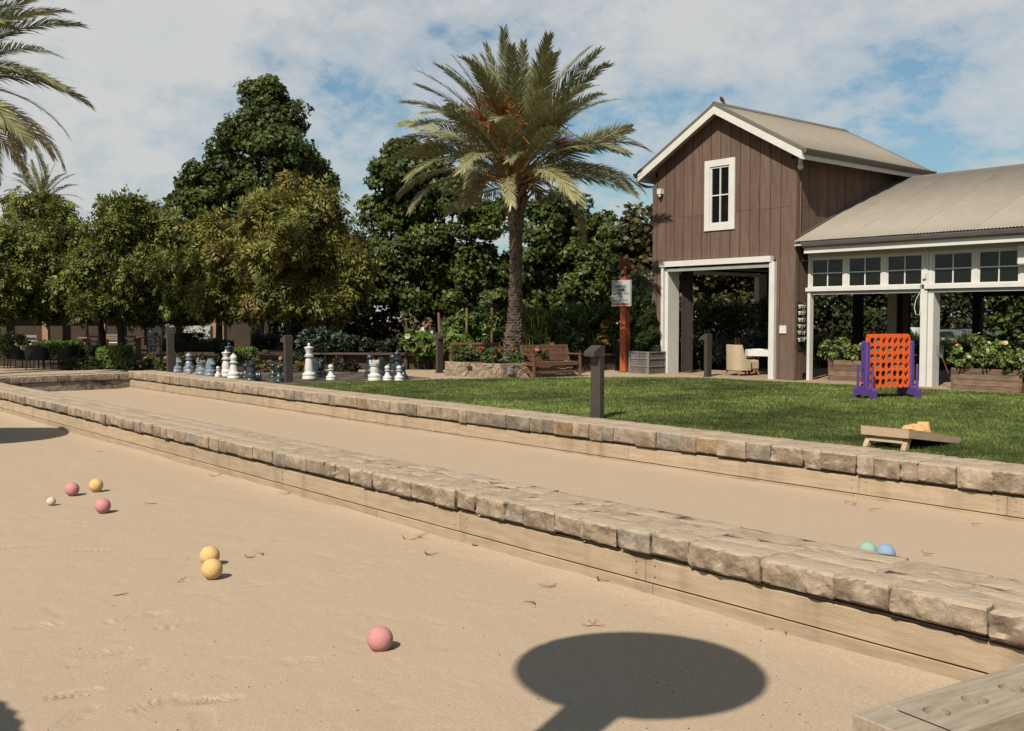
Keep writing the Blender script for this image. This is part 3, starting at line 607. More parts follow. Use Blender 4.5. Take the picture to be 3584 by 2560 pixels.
# ------------------------------------------------------------------ white wing
WY, WX0, WX1 = 22.35, -15.16, 0.0; wing = thing('white_wing', 'low white building wing with transom windows, open bays and corrugated roof', 'building', (-11.8, WY, 0))
obj = obj_in(wing)
gz_, gy_ = 3.50, 21.86; ws = .405; ry = 26.75; rz_ = gz_ + ws * (ry - gy_); sl2 = math.hypot(ry - gy_, rz_ - gz_); a2 = math.atan(ws)
roof = link('roof', None, wing); wsh = .762; me = corr_sheet('roof_sheet', wsh + .015, sl2, m_roof); nW = int((WX1 - WX0 + .05) / wsh)
for i in range(nW):
    o = link('roof_sheet', me, roof); o.matrix_local = Matrix.Translation((WX0 + .02 + i * wsh + 11.8, gy_ - .04 - WY, gz_ + .01)) @ Matrix.Rotation(a2, 4, 'X') @ Matrix.Translation((0, 0, .003 * (i % 2)))
    o = link('roof_sheet', me, roof); o.matrix_local = Matrix.Translation((WX0 + .02 + (i + 1) * wsh + 11.8, 2 * ry - gy_ + .04 - WY, gz_ + .01)) @ Matrix.Rotation(math.pi, 4, 'Z') @ Matrix.Rotation(a2, 4, 'X')
dk = MB().prism([(WX0, gy_ + .02, gz_ - .03), (WX0, ry, rz_ - .03), (WX0, 2 * ry - gy_ - .02, gz_ - .03), (WX0, 2 * ry - gy_ - .02, gz_ - .1), (WX0, ry, rz_ - .12), (WX0, gy_ + .02, gz_ - .1)], (WX1 - WX0, 0, 0), None); obj('roof_deck', dk, m_cream, roof)
obj('ridge_cap', MB().prism([(WX0, ry - .12, rz_ - .03), (WX0, ry, rz_ + .035), (WX0, ry + .12, rz_ - .03), (WX0, ry + .12, rz_ - .02), (WX0, ry, rz_ + .05), (WX0, ry - .12, rz_ - .02)], (WX1 - WX0, 0, 0), None), m_verge, roof)
pr = [(0, -.13), (-.05, -.135), (-.10, -.10), (-.125, -.03), (-.13, .0), (-.118, .0), (-.112, -.03), (-.09, -.088), (-.05, -.118), (-.012, -.115), (-.012, 0), (0, 0)]
WG = WX0 + .30
obj('gutter', MB().prism([(WG, gy_ - .0 + a, gz_ - .025 + b) for a, b in pr], (WX1 - WG, 0, 0), None).prism([(WG - .01, gy_ + a, gz_ - .025 + b) for a, b in pr[:6]] + [(WG - .01, gy_, gz_ - .025)], (.012, 0, 0), None), m_grey, roof)
obj('fascia', MB().box((WG, gy_ - .0, gz_ - .30), (WX1, gy_ + .03, gz_ - .035)).box((WG - .005, gy_ + .03, gz_ - .29), (WX1, WY - .045, gz_ - .262)), m_white, roof)
obj('flashing', MB().prism([(BX1 + .03, 22.2, 3.62), (BX1 + .03, 27.4, 5.72), (BX1 + .03, 27.4, 5.80), (BX1 + .03, 22.2, 3.72)], (.03, 0, 0), None), m_grey, roof)
# front wall: frieze, sill beam, transom windows, posts
obj('frieze', MB().box((WX0 + .10, WY - .02, 3.125), (WX1, WY + .1, 3.30)), m_cream, wing)
post_x = [(-15.03, -14.95), (-12.0, -11.845), (-8.78, -8.62), (-5.56, -5.40), (-2.34, -2.18)]
sb = MB()
for (a0, a1), (b0, b1) in zip(post_x[:-1], post_x[1:]):
    sb.box((a0 - .04 if a0 < -15 else a1 + .004 - .06 * (a1 > -12.5), WY - .10, 2.265), (b0 - .006, WY + .1, 2.36))
obj('sill_beam', sb, m_white, wing)
for i, (a0, a1) in enumerate(post_x):
    p = MB().box((a0, WY - .06, 0), (a1, WY + .09, 2.262)); p.box((a0, WY - .05, 2.362), (a1, WY + .09, 3.122)); obj('post', p, m_white, wing)
    if i: obj('door_jamb', MB().box((a1 + .012, WY - .03, 0), (a1 + .14, WY + .28, 2.19)), m_white, wing)
    if 0 < i: obj('bracket', MB().box((a0 - .18, WY - .28, 3.20), (a1 - .02, WY - .05, 3.30)), m_white, wing)
tb = MB()
for (a0, a1), (b0, b1) in zip(post_x[:-1], post_x[1:]): tb.box((a1 + .02, WY - .04, 2.18), (b0 - .01, WY + .06, 2.258))
obj('door_track', tb, m_track, wing)
wins = []
for bay in range(4):
    ox = 3.22 * bay
    for xa, xb in ((-14.92, -14.07), (-13.88, -13.05), (-12.85, -12.02)): wins.append((xa + ox, xb + ox))
for k, (xa, xb) in enumerate(wins):
    wd = link('window', None, wing); fr = MB(); z0, z1 = 2.385, 3.045
    pa = -14.948 if k == 0 else (wins[k - 1][1] + xa) / 2; pb = (xb + wins[k + 1][0]) / 2 if k + 1 < len(wins) else xb + .1
    if k % 3 == 0: pa = post_x[k // 3][1] + .003
    if k % 3 == 2: pb = post_x[k // 3 + 1][0] - .003
    pa += .002; pb -= .002
    fr.box((pa, WY - .03, 2.362), (xa - .045, WY + .08, 3.12)); fr.box((xb + .045, WY - .03, 2.362), (pb, WY + .08, 3.12)); fr.box((xa - .045, WY - .03, z1 + .035), (xb + .045, WY + .08, 3.12))
    fr.box((xa - .045, WY - .03, 2.362), (xb + .045, WY + .08, z0 - .0)); _o = obj('frame', fr, m_white, wd)
    sa = MB(); xm = (xa + xb) / 2; zm = (z0 + z1) / 2
    sa.box((xa - .044, WY - .012, z0), (xa, WY + .05, z1)); sa.box((xb, WY - .012, z0), (xb + .044, WY + .05, z1)); sa.box((xa - .044, WY - .012, z1), (xb + .044, WY + .05, z1 + .034))
    sa.box((xm - .014, WY - .002, z0), (xm + .014, WY + .04, z1)); sa.box((xa, WY + .0, zm - .014), (xm - .014, WY + .04, zm + .014)); sa.box((xm + .014, WY + .0, zm - .014), (xb, WY + .04, zm + .014)); obj('sash', sa, m_white, wd)
    for (qa, qb) in ((xa, xm - .014), (xm + .014, xb)):
        for (za, zb) in ((z0, zm - .014), (zm + .014, z1)): obj('pane', MB().box((qa, WY + .012, za), (qb, WY + .018, zb)), m_glass, wd)
obj('floor', MB().box((WX0 + .1, 21.78, -.2), (WX1, 31.4, .012)), m_concrete, wing)
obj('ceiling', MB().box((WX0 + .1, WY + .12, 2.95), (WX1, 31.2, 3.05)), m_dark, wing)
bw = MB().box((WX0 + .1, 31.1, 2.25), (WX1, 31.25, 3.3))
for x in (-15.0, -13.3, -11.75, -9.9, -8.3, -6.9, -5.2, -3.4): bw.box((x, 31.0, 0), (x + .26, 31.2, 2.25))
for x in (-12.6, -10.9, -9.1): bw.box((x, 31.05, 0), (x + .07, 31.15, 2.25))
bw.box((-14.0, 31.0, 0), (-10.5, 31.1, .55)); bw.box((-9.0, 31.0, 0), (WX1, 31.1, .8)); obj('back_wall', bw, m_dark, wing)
obj('wall_lamp', MB().bevbox((-9.79, WY - .20, 2.72), (-9.55, WY - .06, 3.16), .03).tube([(-9.6, WY - .06, 3.1), (-9.62, WY - .03, 3.28), (-9.9, WY - .03, 3.3)], .012, 6), m_white, wing)
obj('conduit', MB().tube([(-11.91, WY - .07, 3.2), (-11.91, WY - .07, 2.62)], .011, 6).box((-11.95, WY - .10, 2.50), (-11.87, WY - .052, 2.62)), m_white, wing)
obj('cord_loop', MB().tube([(-12.03, WY - .05, 2.18), (-12.12, WY - .06, 2.0), (-12.15, WY - .06, 1.82), (-12.11, WY - .06, 1.68), (-12.03, WY - .05, 1.66), (-12.01, WY - .05, 1.8), (-12.01, WY - .05, 2.16)], .009, 6), m_white, wing)
obj = _obj
# ------------------------------------------------------------------ trees
SQ = 3584 / 2274
def lobes3(lobes, zc, g, k=1.0, flat=.85):      # (x, y, r) circles of the overview -> spheres at distance zc with their own depth
    c, r = [], []
    for x, y, rr in lobes:
        rad = rr * SQ * zc / FPX; p = at(x * SQ, zc + g.normal() * rad * .35 * k, zh(y * SQ, zc)); c.append(p); r.append(rad)
    return np.array(c), np.array(r)
def sub_clumps(c, r, per, g, frac=.42):
    C2, R2 = [], []
    for p, rad in zip(c, r):
        d = unit(g.normal(size=(per, 3))); C2.append(p + d * rad * g.uniform(.35, .88, (per, 1))); R2.append(rad * g.uniform(frac * .6, frac * 1.2, (per, 1)) * np.array([[1, 1, .72]]))
    return np.concatenate(C2), np.concatenate(R2)
def tree(name, label, u, zc, lobes, per, n, tpl, size, base, cat='tree', seed=1, trunk_r=.14, group=None, mat=None, warm=None, pw=0, jit=.5, droop=.6, val=.28, fork=None, limbs=7, filln=0, u_top=None, ztop=None):
    g = np.random.default_rng(seed); c, r = lobes3(lobes, zc, g); b = at(u, zc, 0)
    t = thing(name, label, cat, b, 0, group)
    cc, rr = sub_clumps(c, r, per, g); p, nn, idx = clump_pts(cc, rr, n, g, .45)
    out_ = unit(p - c[np.argmin(((p[:, None, :] - c[None]) ** 2).sum(-1), 1)]); nn = nn + .5 * out_
    cl_t = 1 + .22 * g.normal(size=len(cc)); col = leafcol(len(p), base, (.25, .12, .15), val, g, warm, 0)
    col *= cl_t[idx][:, None]
    if warm is not None:
        wk = g.random(len(cc)) < pw; k = wk[idx] & (g.random(len(p)) < .7); col[k] = np.array(warm) * (1 + .25 * g.normal(size=(k.sum(), 1)))
    s = g.uniform(size[0], size[1], len(p)); V, F, cv = leaves(p, nn, s, tpl, np.clip(col, .004, .6), droop, jit, g)
    link('crown', np_mesh('crown', V - b, F, mat or m_leaf, cv), t)
    ctr = c.mean(0); zb = min((c[:, 2] - r * .75).min(), 2.2) if fork is None else fork; zb = max(zb, .8)
    tp = np.array([ctr[0], ctr[1], c[:, 2].max()]); lean = g.normal(size=2) * .08
    m = MB(); pts_ = []; rad = []
    for i in range(7):
        k = i / 6; z = k * tp[2]; f = max(0, (z - zb) / max(tp[2] - zb, .1)); x = b * (1 - f) + tp * f
        pts_.append((x[0] - b[0] + lean[0] * math.sin(k * 5), x[1] - b[1] + lean[1] * math.sin(k * 4), z)); rad.append(trunk_r * (1.25 if i == 0 else 1) * (1 - .85 * max(0, (k - .15) / .85)))
    m.tube(pts_, rad, 9); tr = obj('trunk', m, m_bark, t, True)
    for i in np.argsort(-r)[:limbs]:
        q = c[i] - b; z0 = zb * .75 + .35 * (i % 3) * .4; a = Vector((pts_[1][0], pts_[1][1], min(z0, q[2] * .8))); mid_ = a.lerp(Vector(q), .5) + Vector((0, 0, -.12 * r[i]))
        obj('limb', MB().tube([a, mid_, q], [trunk_r * .5, trunk_r * .32, .02], 6), m_bark, t, True)
    return t
ML, SP, QL, NL = mapleleaf(), spray(4, .07, .40, .35), quadleaf(.3), quadleaf(.11, .02)
SYC = (.080, .108, .021)
tree('sycamore_tree', 'tallest dark green sycamore with a stepped crown rising above the olive tree row', 575 * SQ, 50, [(585, 225, 62), (625, 262, 64), (560, 290, 70), (635, 345, 72), (520, 368, 66), (585, 385, 90), (462, 408, 60), (415, 428, 42), (700, 392, 52), (660, 440, 66), (500, 450, 66), (560, 500, 90), (610, 310, 66), (665, 385, 52), (724, 420, 30), (440, 470, 50), (650, 520, 80)], 20, 165, ML, (.12, .25), SYC, seed=2, trunk_r=.34, limbs=8)
tree('sycamore_tree', 'broad dark sycamore directly behind the palm, left of its trunk', 985 * SQ, 40, [(905, 345, 50), (880, 400, 62), (950, 380, 66), (855, 470, 60), (930, 460, 80), (1010, 440, 70), (1060, 500, 60), (880, 550, 78), (970, 560, 95), (1060, 580, 66), (860, 620, 62), (930, 640, 76), (1010, 650, 72), (1075, 650, 44), (1100, 470, 30), (1095, 600, 38), (1110, 655, 40)], 19, 150, ML, (.11, .22), (.088, .112, .024), seed=3, trunk_r=.3, limbs=9)
tree('sycamore_tree', 'rounded dark sycamore between the palm trunk and the brown barn', 1260 * SQ, 41, [(1235, 450, 50), (1200, 500, 62), (1275, 495, 62), (1335, 530, 55), (1180, 580, 66), (1250, 575, 80), (1330, 600, 66), (1195, 655, 62), (1270, 655, 66), (1340, 660, 52), (1150, 630, 40), (1380, 560, 32)], 19, 150, ML, (.11, .22), (.082, .110, .024), seed=4, trunk_r=.28, limbs=8)
PIS = (.165, .178, .040); YE = (.24, .18, .045); RD = (.30, .06, .025)
G_ = 'olive green trees in a row behind the hedges'
row = [(-25, 37, [(-30, 540, 75), (-60, 620, 70), (15, 610, 70), (0, 660, 45)], 'olive green tree cut by the left edge of the picture, first of the row', RD, .008, PIS, 60),
       (166, 38.5, [(75, 468, 52), (120, 470, 50), (95, 535, 72), (40, 530, 55), (150, 540, 55), (85, 610, 75), (150, 620, 60), (60, 662, 44), (120, 664, 44)], 'olive green tree of the row in front of the small distant palm', RD, .012, PIS, 230),
       (420, 37.5, [(265, 478, 42), (250, 530, 62), (215, 600, 66), (290, 590, 66), (250, 650, 55), (210, 662, 42), (290, 664, 42)], 'slender olive green tree of the row left of the tallest sycamore', RD, .012, PIS, 270),
       (520, 38, [(335, 488, 52), (385, 520, 58), (330, 570, 66), (390, 610, 66), (345, 655, 52), (400, 664, 44), (330, 670, 36)], 'olive green tree with red leaves under the left flank of the tallest sycamore', RD, .02, PIS, 400),
       (760, 36.5, [(480, 510, 50), (450, 575, 58), (520, 570, 66), (480, 645, 60), (545, 650, 55), (450, 660, 42)], 'yellowish olive green tree of the row under the middle of the tallest sycamore', YE, .22, (.20, .19, .042), 485),
       (1010, 34.5, [(645, 440, 50), (590, 475, 52), (700, 470, 55), (640, 530, 78), (575, 560, 62), (735, 540, 68), (790, 580, 48), (610, 630, 66), (690, 640, 70), (765, 650, 58), (640, 664, 44), (730, 668, 42), (580, 664, 40)], 'largest yellow tinged olive green tree at the right end of the row', YE, .28, (.185, .185, .042), 640)]
for i, (u, zc, lb, lab, wm, pw, bs, _) in enumerate(row):
    tree('pistache_tree', lab, _ * SQ if i != 0 else u * SQ, zc, lb, 17, 60, SP, (.34, .60), bs, seed=20 + i, trunk_r=.13, group=G_, warm=wm, pw=pw, droop=.9, jit=.45, fork=1.7, limbs=6, val=.3)
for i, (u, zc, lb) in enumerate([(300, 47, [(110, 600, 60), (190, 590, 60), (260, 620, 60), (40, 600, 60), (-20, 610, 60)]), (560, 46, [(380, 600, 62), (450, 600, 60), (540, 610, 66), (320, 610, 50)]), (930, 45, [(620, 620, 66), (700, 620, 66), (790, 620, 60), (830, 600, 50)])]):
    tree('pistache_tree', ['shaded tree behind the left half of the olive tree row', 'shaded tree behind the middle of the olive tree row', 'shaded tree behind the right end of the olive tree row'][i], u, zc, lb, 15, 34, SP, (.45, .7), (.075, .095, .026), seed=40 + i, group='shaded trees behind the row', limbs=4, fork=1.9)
tree('cypress_tree', 'distant bronze green tree between the round sycamore and the barn roof', 1410 * SQ, 62, [(1385, 535, 34), (1420, 530, 34), (1445, 560, 36), (1400, 580, 44), (1440, 610, 44), (1395, 640, 44), (1470, 600, 40)], 15, 190, quadleaf(.24), (.18, .34), (.13, .098, .033), seed=51, trunk_r=.2, limbs=3, jit=.7)
tree('olive_tree', 'silvery grey green olive shrub behind the sign, left of the barn', 1432 * SQ, 34, [(1418, 622, 20), (1440, 622, 22), (1425, 655, 30), (1450, 665, 30), (1400, 660, 22), (1440, 700, 32), (1405, 700, 28)], 14, 130, NL, (.10, .2), (.30, .30, .19), seed=52, trunk_r=.06, limbs=4, jit=.6, droop=-.8, val=.35)

# palms
def frond_mesh(L_, droop, seed, n=88, ll=.58, old=0.0):
    g = np.random.default_rng(seed); S = 60; ss = np.linspace(0, 1, S + 1); th = -droop * ss ** 1.6; x = np.concatenate([[0], np.cumsum(np.cos(th[:-1]))]) * L_ / S; z = np.concatenate([[0], np.cumsum(np.sin(th[:-1]))]) * L_ / S
    V, F, c = [], [], []
    P = lambda s: np.array([np.interp(s, ss, x), 0, np.interp(s, ss, z)]); T = lambda s: np.array([math.cos(np.interp(s, ss, th)), 0, math.sin(np.interp(s, ss, th))])
    gr = np.array([.128, .158, .074]); st = np.array([.34, .285, .16]); og = np.array([.38, .15, .05])
    for i in range(16):
        s0, s1 = i / 16, (i + 1) / 16; o = len(V)
        for s in (s0, s1):
            w_ = .050 * (1 - s) ** 1.3 + .006; p = P(s); up = np.array([-T(s)[2], 0, T(s)[0]]); V += [p + np.array([0, w_, 0]), p + up * w_ * .7, p - np.array([0, w_, 0]), p - up * w_ * .7]; k = min(1, s / .42); c += [og * (1 - k) + (gr * .6 + st * .5) * k] * 4
        F += [(o + j, o + (j + 1) % 4, o + 4 + (j + 1) % 4, o + 4 + j) for j in range(4)]
    for i in range(n):
        s = .19 + .81 * (i + .5) / n
        l = ll * (min(1, .35 + (s - .19) / .14) if s < .33 else 1) * (1 - .62 * max(0, (s - .55) / .45) ** 1.4)
        for sg in (-1, 1):
            f = R(56 - 28 * s + g.normal() * 5); t_ = T(s); up = np.array([-t_[2], 0, t_[0]]); v = R(28 - 18 * s + g.normal() * 8)
            d = t_ * math.cos(f) + math.sin(f) * (np.array([0, sg, 0]) * math.cos(v) + up * math.sin(v)); d /= np.linalg.norm(d); p = P(s) ; lg = l * g.uniform(.85, 1.12); w_ = .0175
            sd = np.cross(d, up); sd /= np.linalg.norm(sd) + 1e-6; dr = np.array([0, 0, -1.]) * lg * (.10 + .16 * old + .05 * g.random())
            o = len(V); V += [p - sd * w_ * .5, p + sd * w_ * .5, p + d * lg * .5 + sd * w_ + dr * .25, p + d * lg * .5 - sd * w_ + dr * .25, p + d * lg + dr, p + d * lg + dr]
            k = np.clip(.10 + .42 * old + .25 * g.normal() + .35 * max(0, s - .8), 0, 1); q = gr * (1 - k) + st * k; c += [q * .9] * 2 + [q] * 2 + [q * .75 + st * .3] * 2
            F += [(o, o + 1, o + 2, o + 3), (o + 3, o + 2, o + 4, o + 5)]
    return np_mesh('frond', np.array(V), np.array(F), m_frond, np.array(c))
def palm(label, base, top, L_, nf, r0, seed, group=None, trunk=True, fruit=True, scars=True, turn=0.0, e0=84, e1=8, ll=.58, nleaf=88):
    g = np.random.default_rng(seed); base = np.array(base); top = np.array(top); t = thing('date_palm', label, 'palm tree', base, 0, group); H_ = top - base
    kinds = [(.45, 0), (.65, .1), (.92, .25), (1.12, .5), (1.25, .8), (.32, .05)]; ms = [[frond_mesh(L_ * (1 - .08 * old), d, seed * 10 + i * 3 + j, nleaf, ll, old) for j in range(2)] for i, (d, old) in enumerate(kinds)]
    for i in range(nf):
        k = i / (nf - 1); az = turn + i * R(137.5) + g.normal() * .12; el = R(e0 - (e0 - e1) * k ** .95 + g.normal() * 5); vi = min(4, int(k * 5 + g.random() * .8)) if k > .12 else 5
        f = link('frond', ms[vi][int(g.integers(2))], t); a = Vector((math.cos(az), math.sin(az), 0)) * (.10 + .12 * k) + Vector(H_) + Vector((0, 0, .55 - .75 * k))
        sc = g.uniform(.90, 1.06) * (.84 + .16 * min(1, k / .35)) * (1 if k < .85 else .92); f.matrix_local = Matrix.Translation(a) @ Matrix.Rotation(az, 4, 'Z') @ Matrix.Rotation(-el, 4, 'Y') @ Matrix.Rotation(g.normal() * .5, 4, 'X') @ Matrix.Scale(sc, 4)
    if trunk:
        pts_ = []; rad = []; n = 22
        for i in range(n + 1):
            k = i / n; p = H_ * k + np.array([.10 * math.sin(k * 3.1), .08 * math.sin(k * 2.6), 0]) * (1 - k); pts_.append(p); rad.append(r0 * (1.22 - .5 * min(1, k * 4) + .0 + .30 * max(0, (k - .72) / .28) + .06 * math.sin(k * 9)))
        obj('trunk', MB().tube(pts_, rad, 18), m_palmbark, t, True)
        if scars:
            m = MB(); z = .05; row_ = 0
            while z < H_[2] - .02:
                k = z / H_[2]; p = np.array([np.interp(k * n, range(n + 1), [q[j] for q in pts_]) for j in range(3)]); rr = np.interp(k * n, range(n + 1), rad); nc = 11
                for j in range(nc):
                    a = 2 * math.pi * (j + .5 * (row_ % 2)) / nc + g.normal() * .10; big_ = 1 + 1.4 * max(0, (k - .74) / .26); wd = rr * .30; hh = .085 * g.uniform(.8, 1.3) * big_; out2 = .045 * g.uniform(.5, 1.7) * big_
                    er = np.array([math.cos(a), math.sin(a), 0]); et = np.array([-math.sin(a), math.cos(a), 0]); c0 = p + er * (rr - .01)
                    q = [c0 - et * wd - [0, 0, hh * .5], c0 + et * wd - [0, 0, hh * .5], c0 + er * out2 + et * wd * .75 + [0, 0, hh * .5], c0 + er * out2 - et * wd * .75 + [0, 0, hh * .5], c0 + et * wd * .7 + [0, 0, hh * .62], c0 - et * wd * .7 + [0, 0, hh * .62]]
                    m.add(q, [(0, 1, 2, 3), (3, 2, 4, 5), (1, 4, 2), (0, 3, 5)])
                z += .078 * (1 + .8 * max(0, (k - .74) / .26)); row_ += 1
            b = obj('leaf_scars', m, m_scale, t); b['kind'] = 'stuff'
        m = MB()                                # cut leaf bases below the crown
        for j in range(46):
            a = j * R(137.5); z = H_[2] - .85 + 1.0 * j / 46; er = Vector((math.cos(a), math.sin(a), 0)); p = Vector((H_[0], H_[1], z)) + er * r0 * .95
            m.bar(p, p + er * (.16 + .1 * (j % 3)) + Vector((0, 0, .34)), .09, .035, er)
        obj('leaf_bases', m, M('leaf_base_orange', (.20, .09, .04), .8, scale=6, col2=(.34, .17, .08)), t)['kind'] = 'stuff'
    if fruit:
        mo = M('fruit_stalk_orange', (.50, .13, .025), .6, var=.25, scale=3); mo2 = M('fruit_stalk_red', (.30, .06, .035), .6, var=.25, scale=3)
        for a, z, l, mt in ((-1.5, 1.25, 1.1, mo), (-2.1, 1.0, 1.0, mo), (-1.0, 1.5, 1.1, mo), (-.75, 1.05, 1.0, mo), (-1.8, 1.5, .9, mo), (.25, 1.35, 1.1, mo2), (-.1, 1.0, 1.0, mo2), (.6, .75, .9, mo2)):
            m = MB(); o = Vector(H_) + Vector((math.cos(a) * .25, math.sin(a) * .25, .35)); e_ = o + Vector((math.cos(a) * .85, math.sin(a) * .85, z - .1)); m.tube([o, o.lerp(e_, .6) + Vector((0, 0, .12)), e_], [.045, .035, .025], 5)
            for j in range(44):
                d = Vector((math.cos(a), math.sin(a), .35)) * .28 + Vector(g.normal(size=3)) * .2; m.bar(e_ - d * .1, e_ + d * l * 1.25 + Vector((0, 0, -.10)), .018, .014)
            obj('fruit_stalk', m, mt, t)
        m = MB()
        for j in range(16):
            a = j * R(137.5); m.tube([Vector(H_) + Vector((math.cos(a) * .2, math.sin(a) * .2, -.25)), Vector(H_) + Vector((math.cos(a) * .32, math.sin(a) * .32, .55)), Vector(H_) + Vector((math.cos(a) * .42, math.sin(a) * .42, 1.35))], [.08, .06, .035], 5)
        obj('petioles', m, M('petiole_orange', (.34, .135, .05), .6, var=.3, scale=5), t)['kind'] = 'stuff'
    return t
PB = at(1790, 28.7, .30); PT = at(1806, 28.7, zh(635, 28.7))
palm('tall date palm with orange fruit stalks standing in the stone planter', PB, PT, 3.95, 90, .235, 5, turn=R(90))
PL = at(-225, 27.5, 0); palm('date palm reaching in from the left edge, trunk out of view', PL, at(-225, 27.5, zh(305, 27.5)), 4.1, 84, .30, 6, fruit=False, scars=False, e1=-22)
P3 = at(158, 60, 0); palm('small distant palm top behind the left of the olive tree row', P3, at(158, 60, zh(715, 60)), 2.5, 34, .25, 8, fruit=False, scars=False, e0=80, e1=0, ll=.4, nleaf=40)

# ------------------------------------------------------------------ shrubs, hedges, flowers
def flower(parent, p, r, mat, g):
    m = MB(); p = Vector(p)
    for ring, n, tilt in ((0, 6, .35), (1, 5, .9)):
        for i in range(n):
            a = 2 * math.pi * (i + .5 * ring) / n; d = Vector((math.cos(a), math.sin(a), tilt)).normalized(); t_ = Vector((-math.sin(a), math.cos(a), 0)); k = r * (1 - .3 * ring)
            m.add([p, p + d * k * .6 + t_ * k * .45, p + d * k, p + d * k * .6 - t_ * k * .45], [(0, 1, 2, 3)])
    d = unit(np.array([0.5, -.6, .5]) + .3 * g.normal(size=3)); q = Vector(d).to_track_quat('Z', 'Y').to_matrix().to_4x4(); m.xf(Matrix.Translation(p) @ q @ Matrix.Translation(-p))
    return obj('flower', m, mat, parent)
def shrub(name, label, cat, spheres, n, tpl, size, base, seed, per=7, group=None, mat=None, flowers=(), warm=None, pw=0, jit=.55, droop=.3, val=.3, up=.35, stems=3, frac=.5, ground=0.0, shell=.35):
    """spheres: (x, y, z, r) in metres"""
    g = np.random.default_rng(seed); A = np.array(spheres, float); c = A[:, :3]; r = A[:, 3]; b = np.array([c[:, 0].mean(), c[:, 1].mean(), ground]); t = thing(name, label, cat, b, 0, group)
    cc, rr = sub_clumps(c, r, per, g, frac); p, nn, idx = clump_pts(cc, rr, n, g, shell, up); ok = p[:, 2] > ground + .01; p, nn, idx = p[ok], nn[ok], idx[ok]
    col = leafcol(len(p), base, (.25, .12, .15), val, g, warm, pw) * (1 + .2 * g.normal(size=len(cc)))[idx][:, None]
    V, F, cv = leaves(p, nn, g.uniform(size[0], size[1], len(p)), tpl, np.clip(col, .004, .7), droop, jit, g); link('foliage', np_mesh('foliage', V - b, F, mat or m_leaf, cv), t)
    if stems:
        m = MB()
        for i in range(min(len(c), 12)):
            q = c[i] - b; m.tube([(q[0] * .7, q[1] * .7, 0), (q[0] * .85, q[1] * .85, q[2] * .5), tuple(q)], [.018, .014, .006], 5)
        obj('stem', m, m_bark, t)
    for mt, k, fr in flowers:
        for i in range(k):
            j = int(g.integers(len(c))); d = unit(np.array([.55, -.55, .55]) + .55 * g.normal(size=3)); flower(t, c[j] + d * r[j] * 1.02 - b, fr * g.uniform(.8, 1.2), mt, g)
    return t
def px_spheres(lst, zc, dz=0.0, g=rng): return [(*at(u, zc + g.normal() * .2 + dz, zh(v, zc)), r * zc / FPX) for u, v, r in lst]
def hedge(label, u0, u1, v0, v1, zc, depth, base, seed, dens=900, group='clipped hedges', size=(.035, .06), rnd_=.03):
    g = np.random.default_rng(seed); p0 = at(u0, zc); p1 = at(u1, zc); ax = unit(p1 - p0); Ln = np.linalg.norm(p1 - p0); ay = np.array([-ax[1], ax[0], 0]); z0 = max(0, zh(v1, zc)); z1 = zh(v0, zc)
    t = thing('box_hedge', label, 'hedge', p0, math.atan2(ax[1], ax[0]), group); H_ = z1 - z0
    core = MB().bevbox((.05, .05, z0), (Ln - .05, depth - .05, z1 - .05), .06); obj('core', core, m_twig, t)
    faces = [((0, 0, z0), (Ln, 0, 0), (0, 0, H_), (0, -1, 0)), ((0, 0, z1), (Ln, 0, 0), (0, depth, 0), (0, 0, 1)), ((Ln, 0, z0), (0, depth, 0), (0, 0, H_), (1, 0, 0)), ((0, 0, z0), (0, depth, 0), (0, 0, H_), (-1, 0, 0))]
    P, Nn = [], []
    for o, a, b, nn in faces:
        a = np.array(a, float); b = np.array(b, float); k = int(np.linalg.norm(a) * np.linalg.norm(b) * dens) + 4; s = g.random((k, 2)); P.append(np.array(o) + s[:, :1] * a + s[:, 1:] * b); Nn.append(np.repeat([nn], k, 0))
    P = np.concatenate(P); Nn = np.concatenate(Nn).astype(float); w_ = np.array([noise.noise(Vector(q * 2.2)) for q in P]); P = P + Nn * (w_[:, None] * .06 + g.normal(size=(len(P), 1)) * rnd_)
    ctr = np.array([Ln / 2, depth / 2, (z0 + z1) / 2]); rel = (P - ctr) / np.array([Ln / 2, depth / 2, H_ / 2]); nrm3 = (np.abs(rel) ** 5).sum(1) ** .2; P = ctr + (P - ctr) / np.maximum(nrm3, 1)[:, None]
    col = leafcol(len(P), base, val=.3, g=g) * (1 + .25 * w_)[:, None]; V, F, cv = leaves(P, Nn + [0, 0, .3], g.uniform(size[0], size[1], len(P)), quadleaf(.38), np.clip(col, .003, .5), -.4, .6, g)
    link('foliage', np_mesh('foliage', V, F, m_leaf, cv), t); return t
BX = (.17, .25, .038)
hedge('long low bright green box hedge behind the black wicker chairs', 98, 262, 1196, 1262, 34.5, 1.0, BX, 1)
hedge('rounded bright green box cube left of the chess pieces', 326, 428, 1214, 1306, 31.2, 1.1, BX, 2, 1400)
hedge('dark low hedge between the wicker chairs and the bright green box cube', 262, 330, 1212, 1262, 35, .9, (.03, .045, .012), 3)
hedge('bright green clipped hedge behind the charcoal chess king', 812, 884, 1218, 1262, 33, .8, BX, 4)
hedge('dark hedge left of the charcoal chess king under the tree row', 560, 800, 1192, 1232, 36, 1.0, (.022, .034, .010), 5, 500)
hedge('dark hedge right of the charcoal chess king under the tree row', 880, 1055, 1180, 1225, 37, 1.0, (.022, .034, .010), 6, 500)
hedge('small bright topped hedge block behind the second bollard from the left', 900, 970, 1171, 1182, 40, .8, (.07, .09, .018), 7, 500)
hedge('mid green clipped hedge right of the white chess king', 1030, 1090, 1228, 1260, 33.5, .9, (.045, .075, .016), 8)
RO = (.11, .115, .034)
